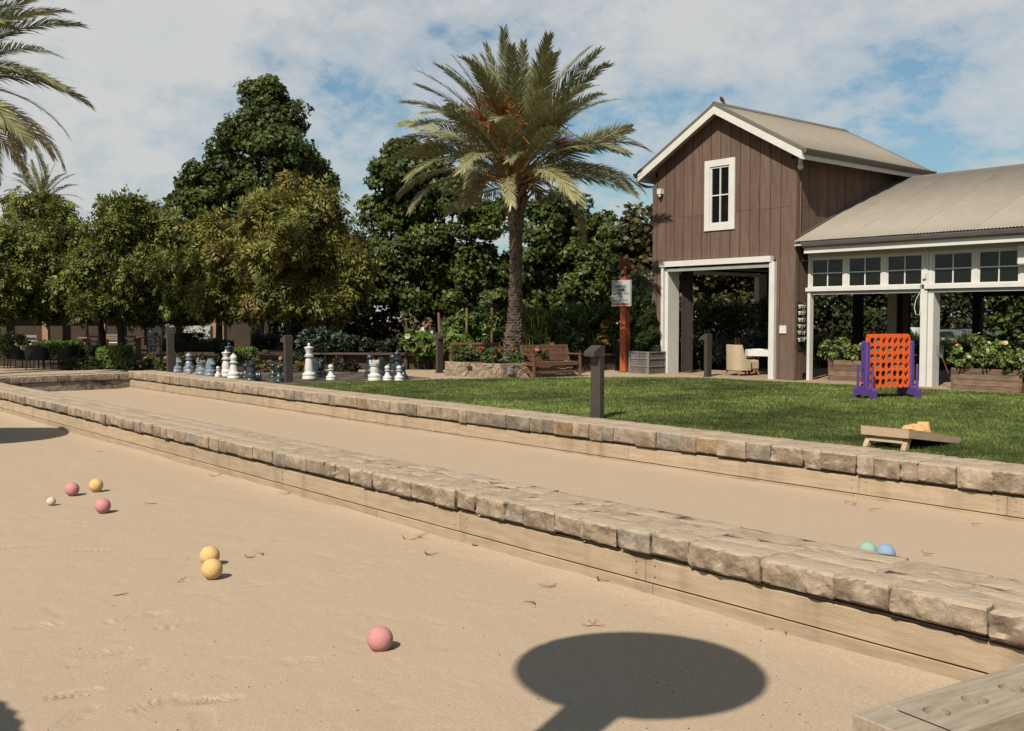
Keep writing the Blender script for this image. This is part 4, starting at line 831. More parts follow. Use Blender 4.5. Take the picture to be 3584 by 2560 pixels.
def rose_row(label, u0, u1, v0, v1, zc, seed, base=RO, fl=(), group='rose bushes', cnt=None, size=(.05, .09), n=70):
    g = np.random.default_rng(seed); r = (v1 - v0) / 2; k = cnt or max(2, int((u1 - u0) / r)); s = px_spheres([(u0 + (u1 - u0) * (i + .5) / k, (v0 + v1) / 2 + g.normal() * r * .15, r * g.uniform(.75, 1.0)) for i in range(k)], zc, 0, g)
    return shrub('rose_bush', label, 'bush', s, n, quadleaf(.34), size, base, seed, per=9, group=group, flowers=fl, warm=(.16, .07, .03), pw=.07)
rose_row('rose hedge with bronze leaves behind the faded blue grey chess pieces', 432, 650, 1242, 1312, 30.3, 61, fl=((m_petal_p, 4, .05),))
rose_row('leafy golden green bush behind the charcoal rook, left of the second bollard', 884, 992, 1254, 1318, 30.0, 62, (.15, .135, .034), ((m_petal_p, 1, .07),))
rose_row('golden green bush right of the second bollard, behind the white king', 1022, 1094, 1262, 1318, 29.8, 63, (.17, .14, .035))
rose_row('dark rose bush between the blue grey rook and the white queen', 655, 815, 1238, 1300, 31, 64, (.05, .058, .02), ((m_petal_p, 1, .05),))
rose_row('wispy dark bush right of the white king and pawn', 1160, 1250, 1255, 1318, 29.9, 65, (.030, .034, .018), cnt=3)
rose_row('light green bush at the left edge behind the wicker chairs', -60, 62, 1150, 1262, 32, 66, (.13, .145, .038), cnt=4, size=(.06, .1))
shrub('lavender_mound', 'brown green lavender mound between the wicker chair and the box cube', 'bush', px_spheres([(262, 1272, 34), (300, 1268, 36), (232, 1285, 22)], 31), 60, NL, (.10, .2), (.055, .062, .022), 67, per=12, droop=-1.2, jit=.35, stems=0)
shrub('lavender_mound', 'small grey green mound under the right wicker chair', 'bush', px_spheres([(222, 1292, 16), (238, 1296, 14)], 31), 60, NL, (.06, .12), (.10, .115, .075), 68, per=10, droop=-1.0, jit=.4, stems=0)
# garden behind the raised bed
KA = (.12, .165, .13)
shrub('kale_plant', 'blue grey leafy kale mass below the pale trellis', 'plant', px_spheres([(1080, 1178, 22), (1120, 1180, 26), (1160, 1188, 26), (1060, 1190, 24), (1200, 1198, 26), (1100, 1200, 26)], 33.5), 30, quadleaf(.34), (.16, .28), KA, 70, per=12, up=.8)
shrub('dark_shrub', 'dark leafy shrubs above the raised bed behind the right chess group', 'bush', px_spheres([(1230, 1205, 30), (1290, 1210, 32), (1350, 1212, 30), (1180, 1215, 28), (1400, 1208, 30), (1130, 1222, 30), (1080, 1225, 26)], 32), 60, quadleaf(.34), (.09, .17), (.024, .036, .014), 71, per=12)
SQL = (.16, .22, .055)
shrub('squash_plant', 'broad leaved squash plants in the bed behind the fourth bollard', 'plant', px_spheres([(1470, 1200, 34), (1520, 1208, 30), (1570, 1205, 32), (1625, 1208, 30), (1440, 1188, 24), (1500, 1232, 26), (1560, 1230, 22)], 31.4), 20, ML, (.18, .34), SQL, 72, per=12, up=.7, flowers=((m_petal_w, 1, .09),), stems=4)
TO = (.135, .195, .055)
shrub('tomato_vine', 'tall dense tomato vines tied to stakes left of the palm trunk', 'plant', px_spheres([(1575, 1135, 34), (1620, 1120, 38), (1665, 1108, 42), (1712, 1108, 42), (1752, 1115, 40), (1600, 1175, 40), (1660, 1170, 42), (1720, 1170, 42), (1765, 1165, 36), (1640, 1205, 36), (1710, 1205, 36)], 33), 66, quadleaf(.26), (.08, .16), TO, 73, per=15, flowers=((m_petal_y, 3, .05),), droop=.8)
FE = (.19, .24, .06)
t = shrub('fennel_plant', 'feathery fennel with yellow flower heads right of the palm trunk', 'plant', px_spheres([(1835, 1120, 40), (1880, 1110, 42), (1840, 1175, 40), (1890, 1165, 40), (1920, 1130, 36), (1815, 1200, 32), (1870, 1205, 36)], 33.2), 60, NL, (.12, .24), FE, 74, per=13, droop=-.6, jit=.9)
g = np.random.default_rng(75); m = MB()
UM = [at(g.uniform(1812, 1915), 32.2 + g.normal() * .3, zh(g.uniform(1085, 1195), 32.4)) for _ in range(34)]
for p in UM:
    q = Vector(p) - t.location
    for j in range(16):
        d = Vector(g.normal(size=3)) * .07; d.z = abs(d.z) * .4; m.add([q + d + Vector((-.022, 0, .0)), q + d + Vector((0, -.02, .006)), q + d + Vector((.022, 0, 0)), q + d + Vector((0, .02, .006))], [(0, 1, 2, 3)])
    m.bar(q - Vector((0, 0, .35)), q, .01)
u_ = obj('flower_heads', m, M('fennel_yellow', (.42, .40, .06), .7, var=.25, scale=5), t); u_['kind'] = 'stuff'
shrub('garden_shrub', 'tangled green garden shrubs between the fennel and the sign post', 'bush', px_spheres([(1950, 1110, 40), (2000, 1100, 42), (2050, 1105, 42), (2100, 1095, 42), (2145, 1090, 40), (1960, 1165, 44), (2020, 1160, 44), (2080, 1160, 46), (2140, 1155, 44), (1990, 1205, 40), (2060, 1208, 40), (2130, 1208, 40)], 33.5), 64, quadleaf(.26), (.08, .17), (.19, .25, .07), 76, per=15, warm=(.14, .10, .03), pw=.1)
shrub('amaranth_plant', 'reddish gold leafy plant behind the front bollard', 'plant', px_spheres([(2115, 1165, 22), (2100, 1195, 24), (2130, 1200, 22), (2125, 1140, 18)], 32), 60, quadleaf(.26), (.07, .13), (.32, .24, .07), 77, per=10)
shrub('garden_shrub', 'green shrubs between the sign post and the spiral topiary', 'bush', px_spheres([(2225, 1075, 34), (2260, 1060, 30), (2290, 1080, 30), (2215, 1125, 34), (2255, 1130, 34), (2225, 1180, 32), (2265, 1180, 30), (2200, 1150, 26)], 33), 66, quadleaf(.28), (.08, .16), (.18, .24, .065), 78, per=13)
def sunflower(label, u, zc, vtop, vbase, n, seed, lr, head=False):
    g = np.random.default_rng(seed); b = at(u, zc); t = thing('sunflower_plant', label, 'plant', b); z1 = zh(vtop, zc); z0 = max(0.0, zh(vbase, zc))
    obj('stem', MB().tube([(0, 0, z0), (.02, .01, (z0 + z1) / 2), (0, 0, z1)], [.022, .018, .012], 6), M('sunflower_stem', (.17, .12, .05), .8), t)
    for i in range(n):
        a = i * 2.4 + g.normal() * .2; z = z0 + (z1 - z0) * (.45 + .55 * i / max(1, n - 1)); l = lr * g.uniform(.75, 1.15); m = MB(); d = Vector((math.cos(a), math.sin(a), -.25)); s = Vector((-math.sin(a), math.cos(a), 0)); o = Vector((0, 0, z)) + d * .06
        prof = [(0, 0), (.06, .30), (.25, .46), (.5, .42), (.75, .24), (1, 0)]; V = []
        for k, w_ in prof: V += [o + d * l * k + s * w_ * l + Vector((0, 0, .06 * l - .25 * l * k * k)), o + d * l * k + Vector((0, 0, -.25 * l * k * k)), o + d * l * k - s * w_ * l + Vector((0, 0, .06 * l - .25 * l * k * k))]
        m.add(V, [(3 * q + j, 3 * q + j + 1, 3 * q + j + 4, 3 * q + j + 3) for q in range(5) for j in range(2)]); obj('leaf', m, M_sun, t)
    return t
M_sun = M('sunflower_leaf', (.115, .155, .04), .55, var=.2, scale=6, trans=.25, spec=.3, rnd=.25)
sunflower('young sunflower with heart shaped leaves above the wooden bench', 2022, 31.6, 1165, 1240, 9, 81, .30)
sunflower('drooping sunflower stalk with few leaves left of the spiral topiary', 2250, 30.5, 1080, 1225, 6, 82, .24)
for k, (u, v0, lab) in enumerate(((1543, 1095, 'leftmost wooden stake leaning at the edge of the tomato vines'), (1632, 1078, 'tall wooden stake in the middle of the tomato vines'), (1720, 1077, 'wooden stake in the tomato vines nearest the palm trunk'))):
    p = at(u, 32.2); s = MB().bar((0, 0, 0), ((-.12 if k == 0 else .03), 0, zh(v0, 32.2)), .05); o = obj('garden_stake', s, m_teakl); o.location = p; tag(o, lab, 'stake', 'tomato stakes')
t = thing('artichoke_plant', 'dry artichoke stalks with round seed heads above the dark shrubs', 'plant', at(1435, 32.5)); g = np.random.default_rng(83); L0 = t.location
for u, v in ((1411, 1102), (1422, 1119), (1438, 1103), (1441, 1131), (1453, 1119), (1402, 1125), (1459, 1126), (1502, 1117), (1506, 1136), (1448, 1112)):
    p = Vector(at(u, 32.5 + g.normal() * .2, zh(v, 32.5))) - L0; q = Vector(at(1432 + g.normal() * 8 if u < 1480 else 1503, 32.5, zh(1190, 32.5))) - L0; obj('stalk', MB().tube([q, q.lerp(p, .6) + Vector((.03, 0, 0)), p], [.014, .012, .01], 5), m_scale, t); r = g.uniform(.045, .075)
    obj('seed_head', MB().lathe_s([(0, -.7), (.6, -.6), (1, -.1), (.9, .3), (1.05, .7), (.3, .6), (0, .55)], 9, tuple(p), (r, r, r)), M('seed_head', (.26, .20, .12), .8, var=.3, scale=30) if u not in (1422,) else M('thistle_bloom', (.30, .24, .34), .8), t)
# dark planting and trees beyond, seen under crowns and through the buildings
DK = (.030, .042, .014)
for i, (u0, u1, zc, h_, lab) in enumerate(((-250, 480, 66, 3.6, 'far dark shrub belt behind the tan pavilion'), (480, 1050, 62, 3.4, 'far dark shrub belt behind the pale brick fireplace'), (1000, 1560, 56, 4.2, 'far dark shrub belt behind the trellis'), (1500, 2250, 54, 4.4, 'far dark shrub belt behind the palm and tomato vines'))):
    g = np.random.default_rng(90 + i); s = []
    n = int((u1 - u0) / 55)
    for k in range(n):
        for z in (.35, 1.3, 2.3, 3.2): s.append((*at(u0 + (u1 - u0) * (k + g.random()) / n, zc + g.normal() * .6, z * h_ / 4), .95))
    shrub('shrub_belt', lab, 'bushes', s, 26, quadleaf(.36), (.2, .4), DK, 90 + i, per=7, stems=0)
s = [(*at(u, 32.5 + .3 * math.sin(u), z), .64) for u in range(2320, 3680, 58) for z in (.4, 1.15, 1.75) if u < 2760 or z < 1]
shrub('leafy_hedge', 'thick green hedge seen through the barn doorway', 'hedge', s, 80, quadleaf(.3), (.07, .14), (.14, .20, .052), 95, per=10, warm=(.10, .11, .03), pw=.15)
s = [(*at(u, 40 + .8 * math.sin(u * .02), z), 1.4) for u in range(2280, 2760, 85) for z in (2.4, 3.7, 4.9)]
shrub('dark_tree_mass', 'dark bronze tree foliage above the hedge seen through the barn doorway', 'trees', s, 110, quadleaf(.36), (.18, .32), (.085, .075, .028), 96, per=9)
s = [(*at(u, 31, .5), .36) for u in (2350, 2400, 2450, 2505, 2560)]
shrub('agave_plant', 'spiky blue grey plants at the foot of the hedge behind the armchair', 'plant', [(*at(2535, 30.6, .75), .40), (*at(2625, 30.6, .85), .40), (*at(2580, 30.8, .6), .34)], 30, NL, (.3, .5), (.10, .14, .13), 97, per=4, up=.6, jit=.8, stems=0)
shrub('low_shrub', 'dark low shrubs along the foot of the hedge behind the barn', 'bush', s, 70, quadleaf(.3), (.07, .13), (.028, .04, .014), 98, per=9)
sunflower('nodding sunflower by the white back post of the barn', 2622, 31.2, 1085, 1190, 7, 84, .34)
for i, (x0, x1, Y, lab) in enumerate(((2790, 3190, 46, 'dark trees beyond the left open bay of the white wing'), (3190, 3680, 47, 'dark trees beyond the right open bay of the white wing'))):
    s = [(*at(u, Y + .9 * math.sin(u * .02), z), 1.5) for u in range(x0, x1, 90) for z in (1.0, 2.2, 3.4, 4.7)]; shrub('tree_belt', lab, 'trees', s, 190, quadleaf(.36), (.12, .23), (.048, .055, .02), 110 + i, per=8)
s = [(*at(u, 36.5 + .4 * math.sin(u), .38), .5) for u in range(2830, 3660, 60)]
shrub('grass_clumps', 'yellow green ornamental grasses beyond the white wing', 'plant', s, 40, blades(6), (.3, .6), (.13, .15, .045), 113, per=5, droop=-2.5, jit=.2, stems=0)
shrub('climbing_plant', 'broad leaved climber behind the right open bay', 'plant', [(*at(u, 34.5, z), .5) for u in (3490, 3545, 3600) for z in (.8, 1.5, 2.2)], 44, quadleaf(.42), (.14, .25), (.09, .13, .035), 114, per=8, stems=0)
# ------------------------------------------------------------------ stone planter, benches, sign, crate
def voronoi(pts, x0, x1, z0, z1):
    res = []
    for i, p in enumerate(pts):
        poly = [(x0, z0), (x1, z0), (x1, z1), (x0, z1)]
        for j, q in enumerate(pts):
            if i == j: continue
            mx_, mz = (p[0] + q[0]) / 2, (p[1] + q[1]) / 2; nx, nz = q[0] - p[0], q[1] - p[1]; o = []
            for k in range(len(poly)):
                a, b = poly[k], poly[(k + 1) % len(poly)]; da = (a[0] - mx_) * nx + (a[1] - mz) * nz; db = (b[0] - mx_) * nx + (b[1] - mz) * nz
                if da <= 0: o.append(a)
                if da * db < 0: t = da / (da - db); o.append((a[0] + (b[0] - a[0]) * t, a[1] + (b[1] - a[1]) * t))
            poly = o
            if not poly: break
        if len(poly) > 2: res.append(poly)
    return res
def veneer(root, p, q, H_, n, seed, mats, aspect=1.6):        # stones set in the outward face of a wall from p to q
    g = random.Random(seed); p = Vector(p); q = Vector(q); L_ = (q - p).length; pts = []
    while len(pts) < n:
        c = (g.uniform(.03, L_ - .03), g.uniform(.02, H_ - .02) )
        if all(((c[0] - d[0]) / aspect) ** 2 + (c[1] - d[1]) ** 2 > (.42 * math.sqrt(L_ * H_ / n)) ** 2 / 1.3 for d in pts) or g.random() < .02: pts.append(c)
    M4 = Matrix.Translation(p) @ Matrix.Rotation(math.atan2(q.y - p.y, q.x - p.x), 4, 'Z')
    for poly in voronoi([(x / aspect, z) for x, z in pts], 0, L_ / aspect, 0, H_):
        poly = [(x * aspect, z) for x, z in poly]; cx = sum(a for a, _ in poly) / len(poly); cz = sum(b for _, b in poly) / len(poly); out_ = g.uniform(.012, .04); m = MB()
        def ring(k, y): 
            r = []
            for a, b in poly:
                d = math.hypot(a - cx, b - cz) + 1e-6; s = max(.2, 1 - k / d); r.append((cx + (a - cx) * s, y, cz + (b - cz) * s))
            return r
        m.loft([ring(.006, .03), ring(.006, -out_ + .012), ring(.018, -out_ + g.uniform(-.004, .004))], True); m.xf(M4)
        o = Vector(root.location); m.v = [(x - o.x, y - o.y, z - o.z) for x, y, z in m.v]; m_ = mats[0] if g.random() > .18 else mats[1]; obj('stone', m, m_, root)
A_ = gnd(1557, 1314); B_ = gnd(1756, 1325.5); ab = unit(B_ - A_); C_ = B_ + np.array([.10, .995, 0]) * 2.35; D_ = C_ + np.array([-.75, .66, 0]) * 1.5; E_ = A_ + np.array([-.15, .99, 0]) * 2.4
t = thing('stone_planter', 'low planter of irregular fitted stones around the foot of the tall palm', 'planter', (PB[0], PB[1], 0)); PH = .385
ctr = Vector((PB[0], PB[1], 0)); ring = [Vector(p) for p in (A_, B_, C_, D_, E_)]
m = MB().prism([r_.lerp(ctr, .02) - ctr for r_ in ring], (0, 0, PH - .02), None); obj('core', m, m_mortar, t)
for i, (p, q) in enumerate(((A_, B_), (B_, C_), (E_, A_))): veneer(t, p, q, PH, (30, 34, 26)[i], 5 + i, (m_stone, m_stone_warm))
soil2 = MB().prism([r_.lerp(ctr, .12) - ctr + Vector((0, 0, PH - .015)) for r_ in ring], (0, 0, .02), None); obj('soil_bed', soil2, m_soil, t)
va = Vector(A_).lerp(Vector(B_), .47); nrm_ = Vector((ab[1], -ab[0], 0)); bx = MB().box((-.09, -.045, .18), (.09, .02, .29)); bx.xf(Matrix.Translation(va - ctr) @ Matrix.Rotation(math.atan2(ab[1], ab[0]), 4, 'Z')); obj('step_light', bx, m_dark, t)
vb = Vector(B_).lerp(Vector(C_), .10); bx = MB().bevbox((-.07, -.09, .10), (.07, .0, .27), .012); bx.xf(Matrix.Translation(vb - ctr) @ Matrix.Rotation(R(84), 4, 'Z')); obj('outlet_box', bx, m_galv, t)
sp = []; g = np.random.default_rng(3)
for k in range(22):
    f = g.random(); e_ = [(A_, B_), (B_, C_), (E_, A_)][k % 3]; p = (e_[0] * (1 - f) + e_[1] * f); p = p + (np.array([PB[0], PB[1], 0]) - p) * g.uniform(.14, .42); sp.append((p[0], p[1], .56 + g.normal() * .05, .25))
shrub('geranium_bed', 'dark green flowering bushes with red blooms filling the stone planter under the palm', 'bush', sp, 46, quadleaf(.36), (.05, .09), (.085, .125, .034), 121, per=9, flowers=((m_petal_r, 9, .05), (m_petal_p, 1, .06)), ground=.37, stems=4)
sp_l = at(1758, 27.0, 0); t = thing('spot_lamp', 'small round spotlight on the planter edge left of the wooden bench', 'lamp', tuple(np.array([sp_l[0] - .1, sp_l[1] + .15, .385]))); obj('stake', MB().tube([(0, 0, 0), (0, 0, .10)], .012, 6), m_bollard, t); obj('lamp_head', MB().tube([(-.05, .02, .13), (.08, -.05, .15)], [.04, .055], 12), m_grey, t)

def bench(label, loc, rz, mat, L_=1.5):
    t = thing('garden_bench', label, 'bench', loc, rz, 'slatted wooden benches'); Dp = .56
    for x in (.03, L_ - .03):
        obj('leg', MB().bar((x, .03, 0), (x, .03, .60), .055), mat, t); obj('leg', MB().bar((x, Dp, 0), (x, Dp, .42), .055).bar((x, Dp, .42), (x, Dp + .13, .84), .05), mat, t)
        obj('armrest', MB().box((x - .035, -.03, .602), (x + .035, Dp + .04, .635)), mat, t); obj('side_rail', MB().box((x - .02, .06, .12), (x + .02, Dp - .03, .165)).box((x - .02, .06, .33), (x + .02, Dp - .03, .39)), mat, t)
    for i in range(6): obj('seat_slat', MB().box((.0, .02 + i * .088, .395 + .004 * (i == 0)), (L_, .02 + i * .088 + .068, .415)), mat, t)
    obj('front_rail', MB().box((.06, .015, .325), (L_ - .06, .05, .392)).box((.06, .03, .14), (L_ - .06, .055, .18)), mat, t)
    obj('back_rail', MB().bar((.06, Dp + .015, .46), (L_ - .06, Dp + .015, .46), .035, .05).bar((.0, Dp + .12, .83), (L_, Dp + .12, .83), .05, .06), mat, t)
    n = 34; me = MB().bar((0, Dp + .015, .47), (0, Dp + .115, .81), .020, .014, (0, 1, 0)).mesh('slat', mat)
    for i in range(n): link('slat', me, t, (.08 + (L_ - .16) * i / (n - 1), 0, 0))
    return t
bl = gnd(1868, 1325); bench('warm brown teak bench facing the barn at the right side of the stone planter', (bl[0], bl[1], 0), math.atan2(.99, .14), m_teak, 1.55)
b2 = at(1606, 31.0); bench('darker teak bench seen from behind at the left side of the stone planter', (b2[0] + 1.2 * R0[0], b2[1] + 1.2 * R0[1], 0), YAW + math.pi + .12, m_teak, 1.5)

sgp = gnd(2187, 1303); t = thing('direction_sign', 'orange post with grey panel reading PARKING FARM MEETING HALL RECEPTION and a weathervane on top', 'sign', (sgp[0], sgp[1], 0))
obj('post', MB().bevbox((-.11, -.11, 0), (.11, .11, 2.80), .012), m_post, t)
obj('base_plate', MB().box((-.16, -.16, 0), (.16, .16, .02)), m_rust, t)
pn = obj('sign_panel', MB().box((-.375, -.175, 1.935), (.375, -.115, 2.695)), m_sign, t)
def txt(parent, s, x, z, size, mat, y=-.1775):
    c = D.curves.new('lettering', 'FONT'); c.body = s; c.size = size; c.align_x = 'CENTER'; c.extrude = .0012; c.materials.append(mat); c.offset = .0008
    o = D.objects.new('lettering', c); C.objects.link(o); me = D.meshes.new_from_object(o.evaluated_get(bpy.context.evaluated_depsgraph_get())); D.objects.remove(o); o = link('lettering', me); o.parent = parent; o.location = (x, y, z); o.rotation_euler = (R(90), 0, 0); return o
for s, z in (('PARKING', 2.475), ('FARM', 2.375), ('MEETING HALL', 2.27), ('RECEPTION', 2.07)):
    o = txt(pn, s, 0, z, .098, m_ink); o.scale = (1.02 if s == 'MEETING HALL' else 1.1, 1, 1)
ar = MB().box((-.006, -.178, 2.575), (.006, -.1755, 2.655)).bar((0, -.1768, 2.658), (-.024, -.1768, 2.625), .011, .0025, (0, 1, 0)).bar((0, -.1768, 2.658), (.024, -.1768, 2.625), .011, .0025, (0, 1, 0))
ar.box((-.05, -.178, 2.200), (.04, -.1755, 2.212)).bar((.045, -.1768, 2.206), (.01, -.1768, 2.238), .012, .0025, (0, 1, 0)).bar((.045, -.1768, 2.206), (.01, -.1768, 2.174), .012, .0025, (0, 1, 0)); obj('arrow', ar, m_ink, pn)
obj('stripe', MB().box((-.35, -.178, 1.972), (.33, -.1755, 2.025)), m_stripe, pn)
obj('spindle', MB().tube([(0, 0, 2.80), (0, 0, 3.0)], .028, 10).tube([(0, 0, 2.99), (0, 0, 3.05)], .042, 12), m_post, t)
vn = MB(); Y = -.012
def disc(cx, cz, r, n=18): return [(cx + r * math.cos(2 * math.pi * i / n), Y, cz + r * math.sin(2 * math.pi * i / n)) for i in range(n)]
vn.prism(disc(-.15, 3.15, .125), (0, .024, 0), None); vn.prism(disc(.17, 3.10, .075), (0, .024, 0), None)
vn.prism([(-.15, Y - .003, 3.2), (-.05, Y - .003, 3.14), (.20, Y - .003, 3.14), (.20, Y - .003, 3.25), (.08, Y - .003, 3.28), (-.02, Y - .003, 3.25), (-.10, Y - .003, 3.28)], (0, .03, 0), None)
vn.prism([(-.17, Y - .004, 3.24), (-.08, Y - .004, 3.26), (-.09, Y - .004, 3.38), (-.115, Y - .004, 3.46), (-.15, Y - .004, 3.40), (-.19, Y - .004, 3.33)], (0, .026, 0), None); vn.bar((-.10, Y + .01, 3.33), (.0, Y + .01, 3.29), .03, .02); vn.bar((.14, Y + .01, 3.25), (.14, Y + .01, 3.34), .02, .02)
vn.bar((-.45, 0, 3.03), (.46, 0, 3.03), .026, .026); vn.prism([(.44, Y, 2.97), (.55, Y, 3.03), (.44, Y, 3.09)], (0, .024, 0), None); vn.bar((-.44, 0, 3.03), (-.53, 0, 3.12), .03, .02); vn.bar((-.44, 0, 3.03), (-.53, 0, 2.94), .03, .02)
obj('weathervane', vn, m_rust, t)

cr_ = gnd(2270, 1311.5); t = thing('crate_planter', 'square wooden planter crate with galvanised frame beside the barn doorway', 'planter', (cr_[0] - .36, cr_[1] + .36, 0)); hw = .36; hh = .64
for sx in (-1, 1):
    for sy in (-1, 1): obj('corner_post', MB().box((sx * hw - .022, sy * hw - .022, 0), (sx * hw + .022, sy * hw + .022, hh)), m_galv, t)
for z in (.012, .225, .44, .625):
    for s_ in (-1, 1):
        obj('frame_bar', MB().box((-hw + .023, s_ * hw - .016, z - .013), (hw - .023, s_ * hw + .016, z + .013)), m_galv, t); obj('frame_bar', MB().box((s_ * hw - .016, -hw + .023, z - .013), (s_ * hw + .016, hw - .023, z + .013)), m_galv, t)
for i in range(6):
    x = -hw + .03 + i * .111
    for s_ in (-1, 1): obj('board', MB().box((x, s_ * (hw - .012) - .008, .02), (x + .106, s_ * (hw - .012) + .006, hh - .02)), m_crate, t); obj('board', MB().box((s_ * (hw - .012) - .008, x, .02), (s_ * (hw - .012) + .006, x + .106, hh - .02)), m_crate, t)
obj('soil', MB().box((-hw + .03, -hw + .03, .5), (hw - .03, hw - .03, hh - .05)), m_soil, t)
sp = []
for i in range(60):
    k = i / 59; a = k * 2 * math.pi * 3.1 + .6; rr = .27 * (1 - k) ** .8 + .02; sp.append((cr_[0] - .36 + math.cos(a) * rr * .62, cr_[1] + .36 + math.sin(a) * rr * .62, .62 + 1.78 * k, .20 * (1 - k) ** .7 + .05))
shrub('spiral_topiary', 'spiral clipped evergreen growing in the wooden crate left of the doorway', 'topiary', sp, 90, quadleaf(.3), (.03, .055), (.045, .07, .018), 131, per=7, frac=.5, shell=.7, stems=0, ground=.55)

def slat_chair(label, loc, rz):
    t = thing('slatted_chair', label, 'chair', loc, rz)
    for x in (-.26, .26): obj('leg', MB().bar((x, -.25, 0), (x, -.25, .62), .035), m_black, t); obj('leg', MB().bar((x, .24, 0), (x, .34, .92), .035), m_black, t); obj('armrest', MB().box((x - .03, -.28, .622), (x + .03, .30, .648)), m_black, t)
    for i in range(9): obj('slat', MB().box((-.245, .262 + .010 * i, .30 + .066 * i), (.245, .278 + .010 * i, .345 + .066 * i)), m_black, t)
    for i in range(5): obj('seat_slat', MB().box((-.26, -.24 + .09 * i, .40), (.26, -.24 + .09 * i + .07, .42)), m_black, t)
sc_ = gnd(2196, 1300); slat_chair('black slatted outdoor chair between the sign post and the wooden crate', (sc_[0] - .1, sc_[1] + .1, 0), YAW + R(150))
tb_ = at(2212, 30.6); t = thing('outdoor_table', 'dark outdoor table behind the wooden crate and the sign post', 'table', tb_); obj('tabletop', MB().box((-.4, -.3, .66), (.45, .4, .70)), m_black, t)
for x in (-.35, .4):
    for y in (-.25, .35): obj('leg', MB().box((x - .02, y - .02, 0), (x + .02, y + .02, .66)), m_black, t)

# raised garden bed
q0 = at(1085, 31.6); q1 = at(2215, 30.9); L_ = float(np.linalg.norm(q1 - q0)); t = thing('raised_bed', 'long dark wooden raised garden bed with a plank seat along its top', 'raised bed', q0, math.atan2(q1[1] - q0[1], q1[0] - q0[0]))
for i in range(5):
    x0, x1 = L_ * i / 5 + .004, L_ * (i + 1) / 5 - .004
    for z0, z1 in ((.0, .21), (.216, .43)): obj('plank', MB().box((x0, .10, z0), (x1, .15, z1)), m_bedwood, t)
    obj('seat_plank', MB().box((x0, -.14, .455), (x1, .18, .51)), m_bedwood, t)
for i in range(11): x = L_ * i / 10; obj('post', MB().box((x - .055, -.03, 0), (x + .055, .094, .45)), m_bedwood, t)
obj('soil', MB().box((0, .16, 0), (L_, 1.6, .42)), m_soil, t)

# ------------------------------------------------------------------ bollards
def bollard_proto(name, label, loc, rz):
    t = thing(name, label, 'bollard', loc, rz, 'dark path light bollards')
    obj('post', MB().bevbox((-.10, -.055, 0), (.10, .055, 1.02), .006), m_bollard, t)
    h = MB().prism([(-.106, .058, .985), (-.106, .058, 1.16), (-.106, -.02, 1.17), (-.106, -.20, 1.07), (-.106, -.20, 1.00), (-.106, -.058, 1.0), (-.106, -.058, .985)], (.212, 0, 0), None); obj('head', h, m_bollard, t)
    obj('lens', MB().box((-.07, -.185, .994), (.07, -.075, .999)), m_track, t); obj('base_plate', MB().box((-.125, -.08, 0), (.125, .08, .012)), m_bollard, t); return t
bp = bollard_proto('path_bollard', 'nearest dark bollard standing on the lawn edge behind the far sand lane wall', (-11.42, 11.27, .0), R(4))
for lab, p, rz in (('dark bollard at the lawn corner beside the chess pieces', gnd(1008, 1340), R(-90)), ('dark bollard in front of the barn doorway and wicker armchair', gnd(2478, 1319.5), R(-90)), ('dark bollard on the gravel left of the stone planter', gnd(1538, 1306), R(90)), ('shaded bollard at the far end of the lanes, left of the chess pieces', at(596, 29.5), R(-90))):
    c = copy_tree(bp); c.location = (p[0], p[1], 0); c.rotation_euler = (0, 0, rz); c['label'] = lab

# ------------------------------------------------------------------ giant chess
cb = thing('chess_board', 'ground chessboard of brown and tan pavers under the giant chess pieces', 'chessboard', (-26.9, 11.15, 0))
ts = .62; mt = [MB().bevbox((.004, .004, -.02), (ts - .004, ts - .004, .012), .004).mesh('tile', q) for q in (m_tile_d, m_tile_l)]
for i in range(8):
    for j in range(7): link('tile', mt[(i + j) % 2], cb, (ts * i, ts * j, 0))
def prof_pawn(h): return [(a * h, b * h) for a, b in ((.30, 0), (.32, .03), (.31, .10), (.29, .14), (.32, .18), (.31, .24), (.24, .29), (.19, .33), (.13, .5), (.115, .63), (.20, .66), (.21, .685), (.13, .71), (.14, .74))] + [(.175 * h * math.sin(a), .86 * h - .15 * h * math.cos(a)) for a in [.6 + i * .25 for i in range(11)]]
def prof_base(h, rb, top): return [(rb, 0), (rb * 1.03, .02), (rb, .06), (rb * .93, .075), (rb * 1.0, .10), (rb * .97, .14), (rb * .78, .165), (rb * .70, .175), (rb * .62, .20)] + top
